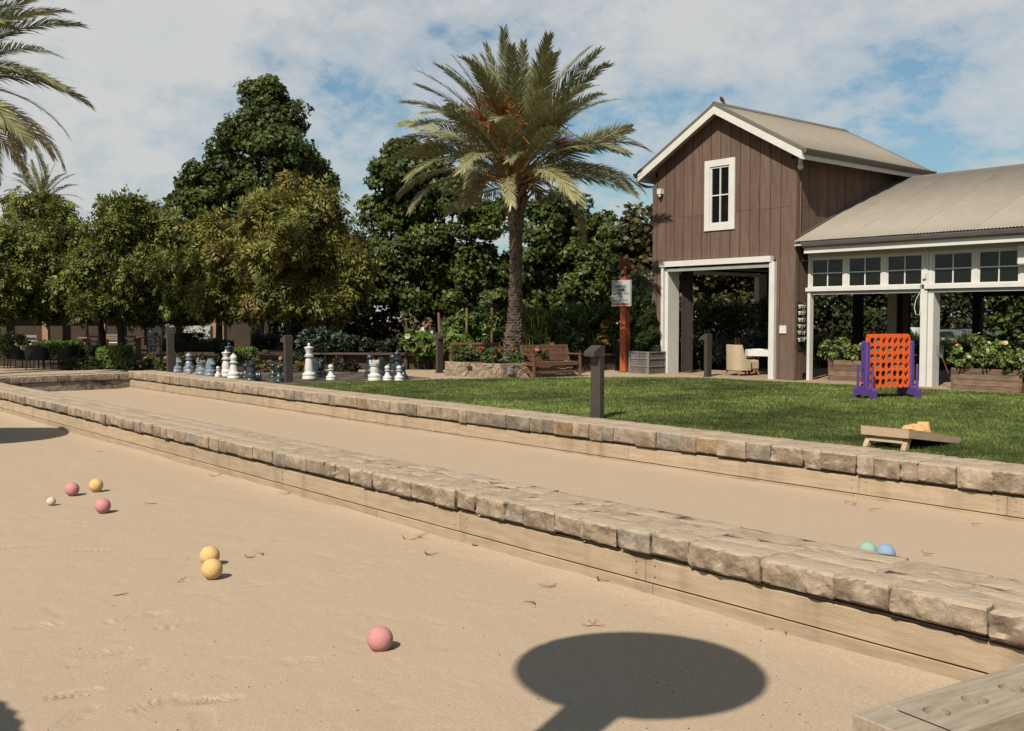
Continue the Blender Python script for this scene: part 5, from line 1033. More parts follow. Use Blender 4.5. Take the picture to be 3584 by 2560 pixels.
def piece_mesh(kind, h, mat, name):
    m = MB()
    if kind == 'pawn': m.lathe(prof_pawn(h), 24)
    elif kind == 'rook':
        m.lathe(prof_base(h, .165, [(.115, .26), (.095, h * .70), (.12, h * .72), (.125, h * .75), (.11, h * .77), (.13, h * .79), (.135, h * .86), (.085, h * .86), (.08, h * .84)]), 28)
        for k in range(6):
            a0 = 2 * math.pi * k / 6; ring = []
            for z in (h * .86, h):
                ring.append([(r * math.cos(a), r * math.sin(a), z) for a, r in ((a0, .135), (a0 + .22, .137), (a0 + .42, .137), (a0 + .64, .135), (a0 + .64, .092), (a0 + .32, .09), (a0, .092))])
            m.loft(ring)
    elif kind == 'bishop':
        m.lathe(prof_base(h, .165, [(.11, .26), (.075, h * .56), (.07, h * .60), (.115, h * .615), (.12, h * .63), (.085, h * .65), (.10, h * .665), (.098, h * .68), (.065, h * .70), (.085, h * .76), (.098, h * .82), (.088, h * .885), (.055, h * .935), (.025, h * .955), (.034, h * .975), (.024, h * .995), (0, h)]), 24)
        m.box((.035, -.09, h * .845), (.06, .09, h * .93)) if False else None
    elif kind in ('king', 'queen'):
        top = [(.12, .28), (.085, h * .56), (.078, h * .60), (.125, h * .615), (.13, h * .63), (.092, h * .645), (.108, h * .66), (.105, h * .675), (.075, h * .69), (.09, h * .78), (.118, h * .845), (.125, h * .86), (.12, h * .875), (.07, h * .89)]
        if kind == 'king': top += [(.035, h * .905), (.022, h * .92), (.034, h * .935), (.04, h * .955), (.03, h * .975), (.018, h * .99), (0, h)]
        else: top = [(a, b * 1.03) if b > .3 else (a, b) for a, b in top] + [(.06, h * .925), (.03, h * .935), (.024, h * .95), (.038, h * .97), (.03, h * .992), (0, h)]
        m.lathe(prof_base(h, .18, top), 26)
    elif kind == 'knight':
        m.lathe(prof_base(h, .165, [(.12, .21), (.0, .215)]), 26)
        o = [(-.115, .20), (.115, .20), (.105, .26), (.06, .32), (.055, .355), (.10, .36), (.145, .335), (.165, .36), (.155, .40), (.10, .46), (.07, .50), (.055, .55), (.03, .515), (-.02, .51), (-.035, .55), (-.055, .50), (-.10, .44), (-.125, .36), (-.13, .28)]
        s_ = h / .55; cx, cz = 0.0, .36; rings = []
        for y, k in ((-.078, .62), (-.068, .86), (-.035, 1.0), (.035, 1.0), (.068, .86), (.078, .62)): rings.append([((cx + (x - cx) * k), y, (cz + (z - cz) * (k if z > .25 else 1)) * s_) for x, z in o])
        m.loft(rings)
        for i in range(6): z = (.26 + .045 * i) * s_; x = -.128 + .012 * abs(i - 1.5) + (.012 * i if i > 3 else 0); m.bar((x, -.03, z), (x - .012, .03, z + .02), .05, .032)
        for sy in (-1, 1): m.sphere((.062, sy * .066, .435 * s_), .014, 8, 5)
    return m.mesh(name, mat, True)
ccache = {}
def chess(kind, col, u, label, vtop=None, vb=None, Y=None, rz=0.0, h=None):
    mat = {'w': m_chw, 'b': m_chb, 'd': m_chd}[col]; r = .11 if kind == 'pawn' else .165
    if vb is not None: zc = (EYE - .012) * FPX / (vb - 1112) + r
    else: zc = Y / (F0[1] + R0[1] * (u - 1792) / FPX)
    if h is None: h = EYE - .012 - (vtop - 1112) / FPX * zc
    h = round(h * 50) / 50; nm = 'chess_' + kind; key = (kind, col, h)
    if key not in ccache: ccache[key] = piece_mesh(kind, h, mat, nm)
    o = link(nm, ccache[key], None, (*at(u, zc)[:2], .012), (0, 0, rz)); tag(o, label, 'chess piece', 'giant chess set'); return o
z2 = lambda x, y: (560 + .3078 * x, 1050 + .3078 * y); z3 = lambda x, y: (1200 + .3078 * x, 1000 + .3078 * y)
fc = YAW + math.pi / 2
for kd, cl, x, yt, Y, rz, lab in (('knight', 'b', 190, 648, 11.45, YAW - .5, 'leftmost faded blue grey knight behind the far lane wall'), ('bishop', 'b', 325, 598, 11.75, 0, 'faded blue grey bishop, only blue grey piece with a pointed top'), ('pawn', 'b', 331, 735, 11.42, 0, 'faded blue grey pawn in front of the blue grey bishop'),
    ('pawn', 'b', 418, 738, 11.95, 0, 'faded blue grey pawn behind the left side of the blue grey rook'), ('rook', 'b', 465, 682, 11.5, .4, 'faded blue grey rook between the two blue grey knights'), ('pawn', 'b', 508, 742, 11.9, 0, 'faded blue grey pawn between the blue grey rook and the right blue grey knight'), ('knight', 'b', 568, 665, 11.42, YAW - .6, 'second faded blue grey knight beside a white pawn'),
    ('pawn', 'w', 655, 752, 11.40, 0, 'white pawn left of the white queen'), ('queen', 'w', 750, 568, 11.65, 0, 'white queen standing in front of the charcoal king'), ('bishop', 'w', 833, 607, 11.36, 0, 'white bishop right beside the white queen')):
    u, v = z2(x, yt); chess(kd, cl, u, lab, vtop=v, Y=Y, rz=rz)
for kd, cl, x, yt, yb, rz, lab, zf in (('king', 'd', 785, 480, 872, 0, 'charcoal king half hidden behind the white queen', z2), ('rook', 'd', 1030, 685, 930, .2, 'charcoal rook standing alone on the brown pavers', z2), ('pawn', 'd', 968, 730, 893, 0, 'charcoal pawn behind the left side of the charcoal rook', z2), ('pawn', 'd', 1283, 725, 890, 0, 'charcoal pawn farther back of the two by the second bollard', z2), ('pawn', 'd', 1352, 738, 938, 0, 'charcoal pawn just left of the second bollard', z2), ('pawn', 'd', 1412, 770, 900, 0, 'charcoal pawn mostly hidden behind the second bollard', z2),
    ('king', 'w', 1693, 488, 905, 0, 'white king with finial, tallest white piece', z2), ('knight', 'd', 1762, 650, 884, YAW + 3.0, 'charcoal knight behind the white king', z2), ('rook', 'd', 1822, 662, 880, 0, 'charcoal rook right of the white king', z2), ('pawn', 'w', 1940, 738, 917, 0, 'lone white pawn right of the white king', z2),
    ('bishop', 'd', 310, 765, 1042, 0, 'charcoal bishop behind the white rook', z3), ('rook', 'w', 357, 850, 1086, .3, 'white rook, only white castle piece in the right group', z3), ('knight', 'd', 430, 815, 1047, YAW + 3.7, 'charcoal knight right of the white rook', z3), ('pawn', 'w', 503, 905, 1083, 0, 'white pawn nearer the white rook', z3), ('pawn', 'd', 525, 890, 1052, 0, 'charcoal pawn behind the first white pawn of the right group', z3), ('bishop', 'd', 570, 768, 1052, 0, 'charcoal bishop just left of the charcoal queen', z3), ('queen', 'd', 620, 735, 1055, 0, 'charcoal queen, tallest piece of the right group', z3), ('pawn', 'w', 637, 912, 1085, 0, 'white pawn in front of the charcoal queen', z3), ('pawn', 'd', 690, 898, 1070, 0, 'charcoal pawn at the right end of the chess pieces', z3)):
    u, v = zf(x, yt); u2, vb = zf(x, yb); zc = (EYE - .012) * FPX / (vb - 1112) + (.11 if kd == 'pawn' else .165); chess(kd, cl, u, lab, vtop=v, vb=vb, rz=rz)
fp = MB().lathe(prof_pawn(.40), 20).xf(Matrix.Rotation(R(90), 4, 'X')); u, v = z2(985, 935); p = gnd(u, v); o = obj('chess_pawn', fp, m_chd, None, True); o.location = (p[0] + .05, p[1] + .35, .14); o.rotation_euler = (0, R(0), -.6); tag(o, 'charcoal pawn lying on its side in front of the charcoal rook', 'chess piece', 'giant chess set')

# ------------------------------------------------------------------ upright four in a row game, cornhole
P0 = np.array([-10.87, 18.11]); P1 = np.array([-10.475, 19.075]); gd = unit(P1 - P0); GL = float(np.linalg.norm(P1 - P0)); gr = thing('four_in_a_row_game', 'giant orange upright counter game with purple stands on the lawn', 'lawn game', (P0[0], P0[1], 0.01), math.atan2(gd[1], gd[0]))
GW = GL - .10; cw = GW / 7; ch = .163; gz0 = .245
def hole_cell(m, x0, x1, z0, z1, r, rz_, y0, y1, n=20):
    cx, cz = (x0 + x1) / 2, (z0 + z1) / 2; sq = []; ci = []
    for k in range(n):
        a = 2 * math.pi * (k + .5) / n; c_, s_ = math.cos(a), math.sin(a); q = 1 / max(abs(c_), abs(s_)); sq.append((cx + c_ * q * (x1 - x0) / 2, cz + s_ * q * (z1 - z0) / 2)); ci.append((cx + c_ * r, cz + s_ * rz_))
    V = [(x, y, z) for y in (y0, y1) for ring in (sq, ci) for x, z in ring]; F = []
    for k in range(n):
        j = (k + 1) % n; F += [(k, j, n + j, n + k), (3 * n + k, 3 * n + j, 2 * n + j, 2 * n + k), (n + k, n + j, 3 * n + j, 3 * n + k)]
    m.add(V, F)
gx0 = .05; panels = []
for half in range(2):
    m = MB()
    for yy in ((-.055, -.037), (.037, .055)):
        for i in range(7):
            for j in range(3): z = gz0 + (half * 3 + j) * ch + .004 * half; hole_cell(m, gx0 + i * cw, gx0 + (i + 1) * cw, z, z + ch, cw * .36, ch * .38, *yy)
    z0 = gz0 + half * 3 * ch + .004 * half; z1 = z0 + 3 * ch
    for i in range(8): x = gx0 + i * cw; m.box((x - .006, -.036, z0), (x + .006, .036, z1)); m.box((x - .012, -.060, z0 + .03), (x + .012, -.0555, z1 - .03)); m.box((x - .012, .0555, z0 + .03), (x + .012, .060, z1 - .03))
    for i in range(7):
        cx = gx0 + (i + .5) * cw; e_ = [(cx + cw * .5 * math.cos(a), 0, .045 * math.sin(a)) for a in [math.pi * k / 8 for k in range(9)]]
        for ya in (-.055, .037):
            zz = z1 if half else z0; sg = 1 if half else -1; pl = [(x, ya, zz + sg * z) for x, _, z in e_]; m.prism(pl if half else pl[::-1], (0, .018, 0), None)
    m.box((gx0, -.036, z0 - .02), (gx0 + GW, .036, z0)) if not half else None
    obj('grid_panel', m, m_orange, gr)
for x, fl in ((0.0, -1), (GL, 1)):
    m = MB(); m.bevbox((x - .045, -.095, .20), (x + .045, .095, 1.13), .02)
    st = [(-.30, 0), (-.30, .17), (-.25, .20), (-.13, .20), (-.10, .24), (.10, .24), (.13, .20), (.25, .20), (.30, .17), (.30, 0), (.24, .0), (.18, .06), (0, .075), (-.18, .06), (-.24, .0)]
    m.prism([(x - .05, a, b) for a, b in st], (.10, 0, 0), None); sd_ = obj('stand', m, m_purple, gr)
    for y in (-.225, .225): obj('peg', MB().tube([(x, y, .19), (x, y, .66), (x, y, .675)], [.026, .024, .012], 10), m_purple, sd_, True)
    obj('knob', MB().tube([(x - .06, -.02, .30), (x - .06, .05, .31)], .014, 8).tube([(x + .06, -.02, .30), (x + .06, .05, .31)], .014, 8), m_orange, sd_)
    kh = MB()
    for z in (.98, .56):
        for q in (-.048, .046): kh.tube([(x + q, 0, z), (x + q + .003, 0, z)], .022, 10)
    obj('keyhole', kh, m_dark, sd_)
grid = ['BWEEEEE', 'WWEWEWE', 'WWEWEBE', 'BWBBWWE', 'WBBWBBE', 'WBBWWBE']
dm = {k: MB().lathe([(cw * .40, -.015), (cw * .43, 0), (cw * .40, .015), (cw * .25, .015), (cw * .22, .006), (.0, .006)], 18).mesh('game_counter', q, True) for k, q in (('B', m_discb), ('W', m_discw))}
od = ['first', 'second', 'third', 'fourth', 'fifth', 'sixth', 'seventh']; base_m = Matrix.Translation((P0[0], P0[1], .01)) @ Matrix.Rotation(math.atan2(gd[1], gd[0]), 4, 'Z')
for rI, s_ in enumerate(grid):
    for cI, k in enumerate(s_):
        if k == 'E': continue
        z = gz0 + (5 - rI) * ch + ch / 2 + (.004 if rI < 3 else 0); o = link('game_counter', dm[k]); o.matrix_world = base_m @ Matrix.Translation((gx0 + (cI + .5) * cw, 0, z)) @ Matrix.Rotation(R(90), 4, 'X')
        tag(o, f"{'black' if k == 'B' else 'pale grey'} counter in the {od[rI]} row from the top, {od[cI]} column of the orange game", 'counter', 'counters in the orange game')

cx0, cx1, cy0, cy1 = -6.83, -6.20, 11.30, 12.58; t = thing('cornhole_board', 'wooden cornhole board on the lawn with its raised end towards the stone wall', 'cornhole board', (cx0, cy0, 0.0)); W_ = cx1 - cx0; L_ = cy1 - cy0; zt, zl = .262, .075; sl_ = (zl - zt) / L_
for x in (0, W_ - .035): obj('side_board', MB().prism([(x, .036, zt - .095), (x, L_, zl - .072), (x, L_, zl), (x, .036, zt + sl_ * .036)], (.035, 0, 0), None), m_board, t)
obj('end_board', MB().prism([(0, 0, zt - .095), (0, .035, zt - .095), (0, .035, zt), (0, 0, zt)], (W_, 0, 0), None), m_board, t)
m = MB(); n = 20; cyh = .24; xs_ = [0, W_]; mm = MB(); hole_cell(mm, 0.0, W_, .04, .44, .075, .075, 0, .012); mm.v = [(x, z, zt + sl_ * z + .002 + (y if y else 0)) for x, y, z in mm.v]; mm.box((0, .4405, 0), (0, .4405, 0)) if False else None
mm.add([(0, .002, zt + .002), (W_, .002, zt + .002), (W_, .04, zt + sl_ * .04 + .002), (0, .04, zt + sl_ * .04 + .002), (0, .44, zt + sl_ * .44 + .002), (W_, .44, zt + sl_ * .44 + .002), (W_, L_, zl + .002), (0, L_, zl + .002)] , [(0, 1, 2, 3), (4, 5, 6, 7)])
mm.add([(0, .44, zt + sl_ * .44 + .014), (W_, .44, zt + sl_ * .44 + .014), (W_, L_, zl + .014), (0, L_, zl + .014), (0, .0, zt + .014), (W_, .0, zt + .014), (W_, .04, zt + sl_ * .04 + .014), (0, .04, zt + sl_ * .04 + .014), (0, 0, zt + .001), (W_, 0, zt + .001), (W_, L_, zl + .001), (0, L_, zl + .001)], [(0, 1, 2, 3), (4, 5, 6, 7), (8, 9, 5, 4), (9, 10, 2, 5), (10, 11, 3, 2), (11, 8, 4, 3)]); obj('deck', mm, m_board, t)
for x in (.036, W_ - .036 - .06): obj('leg', MB().prism([(x, .07, zt - .11), (x, .16, zt - .06), (x, .05, -.01), (x, -.04, -.01)], (.06, 0, 0), None), m_board, t)
obj('cross_bar', MB().prism([(.097, .03, .095), (.097, .05, .15), (.097, .075, .14), (.097, .055, .085)], (W_ - .194, 0, 0), None), m_board, t)
def beanbag(label, x, y, rot, tilt, sc=1.0):
    m = MB(); n = 9; V = []; F = []
    for i in range(n):
        for j in range(n):
            a, b = 2 * i / (n - 1) - 1, 2 * j / (n - 1) - 1; k = (1 - a ** 4) * (1 - b ** 4); V.append((a * .075 * sc, b * .075 * sc, .028 * k + .004 * noise.noise(Vector((a * 3, b * 3, x)))))
    for i in range(n - 1):
        for j in range(n - 1): F.append((i * n + j, (i + 1) * n + j, (i + 1) * n + j + 1, i * n + j + 1))
    o = len(V); V += [(x_, y_, -z_ * .8) for x_, y_, z_ in V]; F += [tuple(q + o for q in f[::-1]) for f in F]; m.add(V, F); b_ = obj('bean_bag', m, m_bag, None, 'all'); z = zt + sl_ * (y - cy0) + .014
    b_.location = (x, y, z + .022 + .05 * abs(math.sin(tilt))); b_.rotation_euler = (tilt, 0, rot); tag(b_, label, 'bean bag', 'bean bags on the cornhole board')
beanbag('flat orange bean bag nearest the raised end of the cornhole board', -6.33, 11.52, .4, R(8), .9); beanbag('middle orange bean bag leaning on the cornhole board', -6.33, 11.72, .7, R(28)); beanbag('upright orange bean bag with a pointed corner up on the cornhole board', -6.34, 11.92, .9, R(62), .95)

# ------------------------------------------------------------------ bocce balls, rack, litter
def ball_mat(name, c): return M(name, c, .75, var=.14, scale=60, bump=.5, bscale=140, spec=.18, bdist=.004, detail=8)
mp_, my_, mg_, mb_, mw_ = ball_mat('dusty_pink', (.68, .30, .29)), ball_mat('dusty_yellow', (.84, .55, .22)), ball_mat('dusty_green', (.34, .52, .40)), ball_mat('dusty_blue', (.30, .42, .56)), ball_mat('dusty_white', (.74, .66, .54))
def ball(u, v, r, mat, label, lane=ZN, name='bocce_ball'):
    for it in range(3):
        p = gnd(u, v, lane + r); 
    zz = lane + r; 
    if lane == ZN: zz = float(sandz(np.array([[p[0]]]), np.array([[p[1]]]))[0, 0]) + r * .97
    o = obj(name, MB().sphere((0, 0, 0), r, 40, 24), mat, None, 'all'); o.location = (p[0], p[1], zz); tag(o, label, 'ball', 'bocce balls on the sand'); return p
BR = .079
ball(840 * SQ, 1424 * SQ, BR, mp_, 'large pink ball alone on the sand, nearest to the camera')
ball(464 * SQ, 1269 * SQ, BR * 1.02, my_, 'nearer of two yellow balls touching in the picture'); ball(459 * SQ, 1238.5 * SQ, BR * 1.02, my_, 'yellow ball just behind another yellow ball')
ball(349, 1773, BR, mp_, 'pink ball closest to the small white ball on its right'); ball(241.6, 1715, BR, mp_, 'pink ball at the left of a yellow ball near the small white ball'); ball(326.6, 1702, BR, my_, 'farthest yellow ball, beside a pink ball')
ball(167.4, 1758.4, .047, mw_, 'small white target ball on the sand', name='target_ball')
ball(1934 * SQ, 1228.5 * SQ, BR, mg_, 'green ball half hidden behind the near stone wall', ZF); ball(1975 * SQ, 1234 * SQ, BR, mb_, 'blue ball half hidden behind the near stone wall', ZF)

ax = math.atan2(.988, .152); t = thing('ball_rack', 'weathered wooden ball rack with round holes at the lower right corner', 'rack', (-1.881, 3.084, 0), ax - R(90)); ZT = .25
obj('end_board', MB().bevbox((0, 0, ZT - .09), (.34, .155, ZT), .006), m_plank2, t)
obj('back_board', MB().bevbox((.0, .160, ZT - .07), (.052, 2.3, ZT - .001), .005), m_plank2, t)
m = MB(); y0 = .160
cells = [(.160, .363), (.363, .580), (.580, .797), (.797, 1.014), (1.014, 1.231)]
for i, (a, b) in enumerate(cells):
    mm = MB(); hole_cell(mm, .0575, .30, a, b, .046, .046, 0, .05, 28); hc = .142
    cxm = (.0575 + .30) / 2; mm.v = [((x - cxm + hc) if math.hypot(x - cxm, z - (a + b) / 2) < .05 else x, z, ZT - .05 + y) for x, y, z in mm.v]; m.add(mm.v, mm.f)
    m.add([(hc + .05 * math.cos(k * math.pi / 8), (a + b) / 2 + .05 * math.sin(k * math.pi / 8), ZT - .044) for k in range(16)], [tuple(range(16))])
m.box((.0575, 1.231, ZT - .05), (.30, 2.3, ZT)); m.add([(.30, .160, ZT - .07), (.30, 2.3, ZT - .07), (.30, 2.3, ZT), (.30, .160, ZT)], [(0, 1, 2, 3)]); obj('ball_shelf', m, m_plank2, t)
obj('side_board', MB().box((.24, .18, -.30), (.285, 2.3, ZT - .072)).box((.02, .18, -.2), (.05, 2.3, ZT - .072)), m_plank2, t)
for x, y in ((.03, .07), (.31, .07)): obj('leg', MB().box((x - .03, y - .05, -.46), (x + .03, y + .05, ZT - .092)), m_plank2, t)

g = random.Random(4); lf = []
for k in range(4):
    m = MB(); L_ = .11 + .02 * k; cv = .012 + .01 * k; V = []
    for i in range(9): s_ = i / 8; w_ = .008 * math.sin(math.pi * s_) + .0008; y = L_ * (s_ - .5); x = cv * math.sin(math.pi * s_) * 2; z = .004 + .012 * (abs(s_ - .5) * 2) ** 2; V += [(x - w_, y, z + .004), (x, y, z), (x + w_, y, z + .004)]
    m.add(V, [(3 * i + j, 3 * i + j + 1, 3 * i + j + 4, 3 * i + j + 3) for i in range(8) for j in range(2)]); lf.append([m.mesh('fallen_leaf', q) for q in (m_ochre_leaf, m_pink_leaf)])
for u, v, q, lane in ((406, 2098, 0, ZN), (868, 1958, 0, ZN), (1508, 1948, 0, ZN), (1435, 1890, 0, ZN), (1490, 1890, 1, ZN), (1680, 1924, 0, ZN), (1915, 2062, 1, ZN), (2120, 2055, 0, ZN), (2165, 2062, 1, ZN), (2045, 2198, 1, ZN), (2110, 2198, 1, ZN), (2640, 2178, 0, ZN), (2700, 2212, 0, ZN), (2725, 2243, 1, ZN), (2840, 2240, 0, ZN), (745, 1672, 0, ZN), (990, 1738, 1, ZN), (640, 2040, 0, ZN), (890, 1950, 1, ZN), (340, 1584, 0, ZN), (520, 1770, 0, ZN), (2980, 1768, 1, ZF), (3010, 1774, 1, ZF), (3260, 1952, 0, ZF), (3430, 1850, 0, ZF), (3075, 1797, 0, ZF), (1852, 2130, 0, ZN), (2330, 1905, 0, ZN)):
    p = gnd(u, v, lane); z = float(sandz(np.array([[p[0]]]), np.array([[p[1]]]))[0, 0]) if lane == ZN else ZF + .015
    o = link('fallen_leaf', lf[g.randrange(4)][q], None, (p[0], p[1], z + .001), (g.uniform(-.1, .1), g.uniform(-.2, .2), g.uniform(0, 6.28))); o.scale = (g.uniform(.8, 1.3),) * 3
    tag(o, ('pink thin curled dry leaf' if q else 'brown thin curled dry leaf') + ' fallen on the sand lane', 'leaf', 'pink dry leaves on the sand' if q else 'brown dry leaves on the sand')
gg = np.random.default_rng(9); m = MB()
for k in range(420):
    zc = 4.8 + 9 * gg.random() ** 2; u = gg.uniform(0, 3000); p = at(u, zc); 
    if not (.8 < p[1] < 5.3): continue
    r = gg.uniform(.002, .006); z = float(sandz(np.array([[p[0]]]), np.array([[p[1]]]))[0, 0]); m.lathe_s([(0, -.6), (.8, -.3), (1, .1), (.5, .6), (0, .7)], 6, (p[0], p[1], z), (r, r * gg.uniform(.6, 1.3), r))
tag(obj('pebbles', m, M('pebble', (.12, .09, .065), .9, var=.6, scale=14)), 'scattered tiny pebbles and crumbs on the sand', 'gravel', None, 'stuff')

# ------------------------------------------------------------------ in and around the barn and wing
t = thing('wicker_armchair', 'pale woven barrel armchair seen from behind in the barn doorway', 'armchair', at(2598, 28.0), YAW + R(112))
def shell(a0, a1, rx, ry_, zb, ztop, th, n=26):
    m = MB(); rings = []
    for i in range(n + 1):
        s_ = i / n; a = a0 + (a1 - a0) * s_; z = ztop(s_); c_, sn = math.cos(a), math.sin(a); ex = 2.8
        q = (abs(c_) ** ex + abs(sn) ** ex) ** (-1 / ex); X, Y_ = c_ * q * rx, sn * q * ry_
        rings.append([(X, Y_, zb), (X * 1.03, Y_ * 1.03, z - .03), (X * 1.02, Y_ * 1.02, z), (X * (1 - th), Y_ * (1 - th), z), (X * (1 - th), Y_ * (1 - th), zb)])
    m.loft(rings); return m
obj('shell', shell(R(-5), R(185), .36, .40, .16, lambda s_: .46 + .40 * min(1, max(0, ((.5 - abs(s_ - .5)) - .12) / .07)), .16), m_wick, t, True)
obj('seat_cushion', MB().bevbox((-.29, -.38, .17), (.29, .26, .44), .04), m_wick, t)
for x in (-.27, .27):
    for y in (-.30, .28): obj('leg', MB().tube([(x, y, .165), (x * 1.2, y * 1.15, 0)], [.028, .018], 8), m_teakl, t)
t = thing('side_table', 'white topped table with wooden legs beside the wicker armchair', 'table', at(2672, 28.3), .3)
obj('tabletop', MB().bevbox((-.42, -.42, .60), (.42, .42, .66), .12), m_white, t)
for x in (-.2, .2):
    for y in (-.2, .2): obj('leg', MB().bar((x, y, .6), (x * 1.5, y * 1.5, .012), .045), m_teakl, t)
t = thing('wooden_chair', 'wooden chair with two upright back posts behind the wicker armchair', 'chair', at(2608, 29.3), YAW + R(40))
for x in (-.075, .075): obj('back_post', MB().bar((x, .2, .012), (x + .03, .3, 1.02), .05), m_teakl, t); obj('leg', MB().bar((x * 2.4, -.2, .012), (x * 2.4, -.2, .45), .045), m_teakl, t)
obj('seat', MB().box((-.22, -.24, .45), (.22, .22, .49)), m_teakl, t)
sh = thing('wall_shelf', 'shelf holding pale cups on the dark wall inside the barn', 'shelf', (-19.22, BY1 - .12, 1.93)); obj('shelf_board', MB().box((-.5, -.12, -.03), (.55, .11, 0)), m_dark, sh); obj('shelf_bracket', MB().box((-.4, -.1, -.12), (-.36, .11, -.032)).box((.4, -.1, -.12), (.44, .11, -.032)), m_dark, sh)
cp = MB().lathe([(.05, 0), (.062, .03), (.066, .14), (.06, .14), (.05, .03), (0, .03)], 14).mesh('cup', m_wick, True); 
for i in range(4): o = link('cup', cp, None, (-19.66 + .2 * i, BY1 - .12, 1.931)); tag(o, ['first pale cup on the barn shelf, next to the white back post', 'second pale cup on the barn shelf', 'third pale cup on the barn shelf', 'pale cup at the right end of the barn shelf'][i], 'cup', 'cups on the barn shelf')
t = thing('wall_planter', 'six rows of small white pots with succulents hung on the brown barn corner', 'wall planter', (BX1 + .03, 22.2, 0)); obj('backing_board', MB().box((.0, -.15, .78), (.02, .13, 2.0)), m_dark, t)
pm = MB().lathe([(.024, 0), (.034, .05), (.036, .052), (.042, .055), (.044, .092), (.036, .092), (.032, .06), (0, .06)], 12).mesh('pot', m_white, True); g = np.random.default_rng(12)
for rr in range(6):
    for cc_ in range(3):
        z = 1.835 - rr * .168 + g.normal() * .004; o = link('pot', pm, t, (.07, -.10 + .093 * cc_, z)); 
        if g.random() < .85:
            P = np.array([(0, 0, .085)] * 12) + g.normal(size=(12, 3)) * .02; V, F, cv = leaves(P, np.tile([.3, 0, 1.], (12, 1)), g.uniform(.05, .11, 12), quadleaf(.3), leafcol(12, [(.10, .12, .05), (.22, .10, .05), (.16, .14, .08)][int(g.integers(3))], g=g), -.8, .7, g); link('succulent', np_mesh('succulent', V, F, m_leaf, cv), o)
def planter_box(label, x0, x1, y0, y1, hh, nb):
    t = thing('wooden_planter', label, 'planter', (x0, y0, 0), 0, 'plank planter boxes by the wing'); W_, D2 = x1 - x0, y1 - y0
    for i in range(nb):
        z0, z1 = hh * i / nb + .003, hh * (i + 1) / nb - .003
        obj('plank', MB().bevbox((0.052, 0, z0), (W_ - .052, .04, z1), .004), m_planter, t); obj('plank', MB().bevbox((0, .0, z0), (.05, D2, z1), .004), m_planter, t); obj('plank', MB().bevbox((W_ - .05, .0, z0), (W_, D2, z1), .004), m_planter, t)
    obj('soil', MB().box((.05, .04, 0), (W_ - .05, D2, hh - .06)), m_soil, t); return t
planter_box('long plank planter of white roses at the foot of the wing, nearest its middle post', -11.0, -9.47, 21.80, 22.26, .50, 4); planter_box('plank planter cut by the right edge of the picture', -9.42, -7.9, 21.80, 22.26, .50, 4); planter_box('shaded plank planter of white roses inside the left bay of the wing', -14.62, -12.75, 22.62, 23.15, .54, 4)
RS = (.16, .20, .06)
def roses(label, x0, x1, y, z, seed, r=.26, fl=()):
    g = np.random.default_rng(seed); s_ = [(x, y + g.normal() * .06, z + g.normal() * .06, r * g.uniform(.8, 1.1)) for x in np.arange(x0, x1, .2)]; shrub('white_rose_bush', label, 'bush', s_, 60, quadleaf(.38), (.05, .10), RS, seed, per=9, flowers=fl, warm=(.24, .18, .04), pw=.06, group='roses in plank planters')
roses('leafy rose bush with white and apricot blooms in the long plank planter', -10.95, -9.4, 21.98, .68, 141, .27, ((m_petal_w, 5, .05), (m_petal_y, 5, .035)))
roses('rose bush in the planter cut by the right edge', -9.35, -8.0, 21.98, .68, 142, .27, ((m_petal_w, 3, .05),)); roses('rose bush with two white blooms in the shaded planter inside the left bay', -14.75, -12.9, 22.80, .80, 143, .27, ((m_petal_w, 5, .055),))
shrub('white_rose_bush', 'taller rose stems with apricot blooms rising behind the long plank planter', 'bush', [(-10.6, 22.3, 1.0, .2), (-10.15, 22.3, .95, .2), (-10.75, 22.35, 1.15, .12)], 36, quadleaf(.38), (.05, .09), RS, 144, per=7, flowers=((m_petal_w, 3, .05), (m_petal_y, 1, .05)), group='roses in plank planters')
t = thing('slatted_cabinet', 'orange brown slatted outdoor cabinet at the middle post of the wing', 'cabinet', (-12.80, 21.84, 0)); obj('top', MB().box((-.04, -.06, .72), (.72, .50, .75)), m_teak, t)
for x in (0, .63): obj('stile', MB().box((x, 0, .03), (x + .05, .04, .72)), m_teak, t); obj('stile', MB().box((x, .42, .03), (x + .05, .46, .72)), m_teak, t)
for i in range(11): obj('slat', MB().box((.052, .008, .06 + i * .052), (.628, .03, .095 + i * .052)), m_teak, t); obj('slat', MB().box((.638, .05, .06 + i * .052), (.66, .41, .095 + i * .052)), m_teak, t)
obj('carcass', MB().box((.06, .06, .05), (.62, .44, .70)), m_dark, t)
t = thing('garden_rake', 'fan shaped leaf rake leaning head up inside the right bay beside the plank planter', 'rake', (-11.25, 22.45, 0)); obj('handle', MB().tube([(.0, 0, .013), (-.30, .05, .66)], .013, 8), m_rust, t)
for k in range(9): a = R(90 + 28 + (k - 4) * 7); d = Vector((math.cos(a), .05, math.sin(a))); obj('tine', MB().tube([(-.30, .05, .66), Vector((-.30, .05, .66)) + d * .30, Vector((-.30, .05, .66)) + d * .34 + Vector((.0, -.03, .0))], .004, 4), m_grey, t)
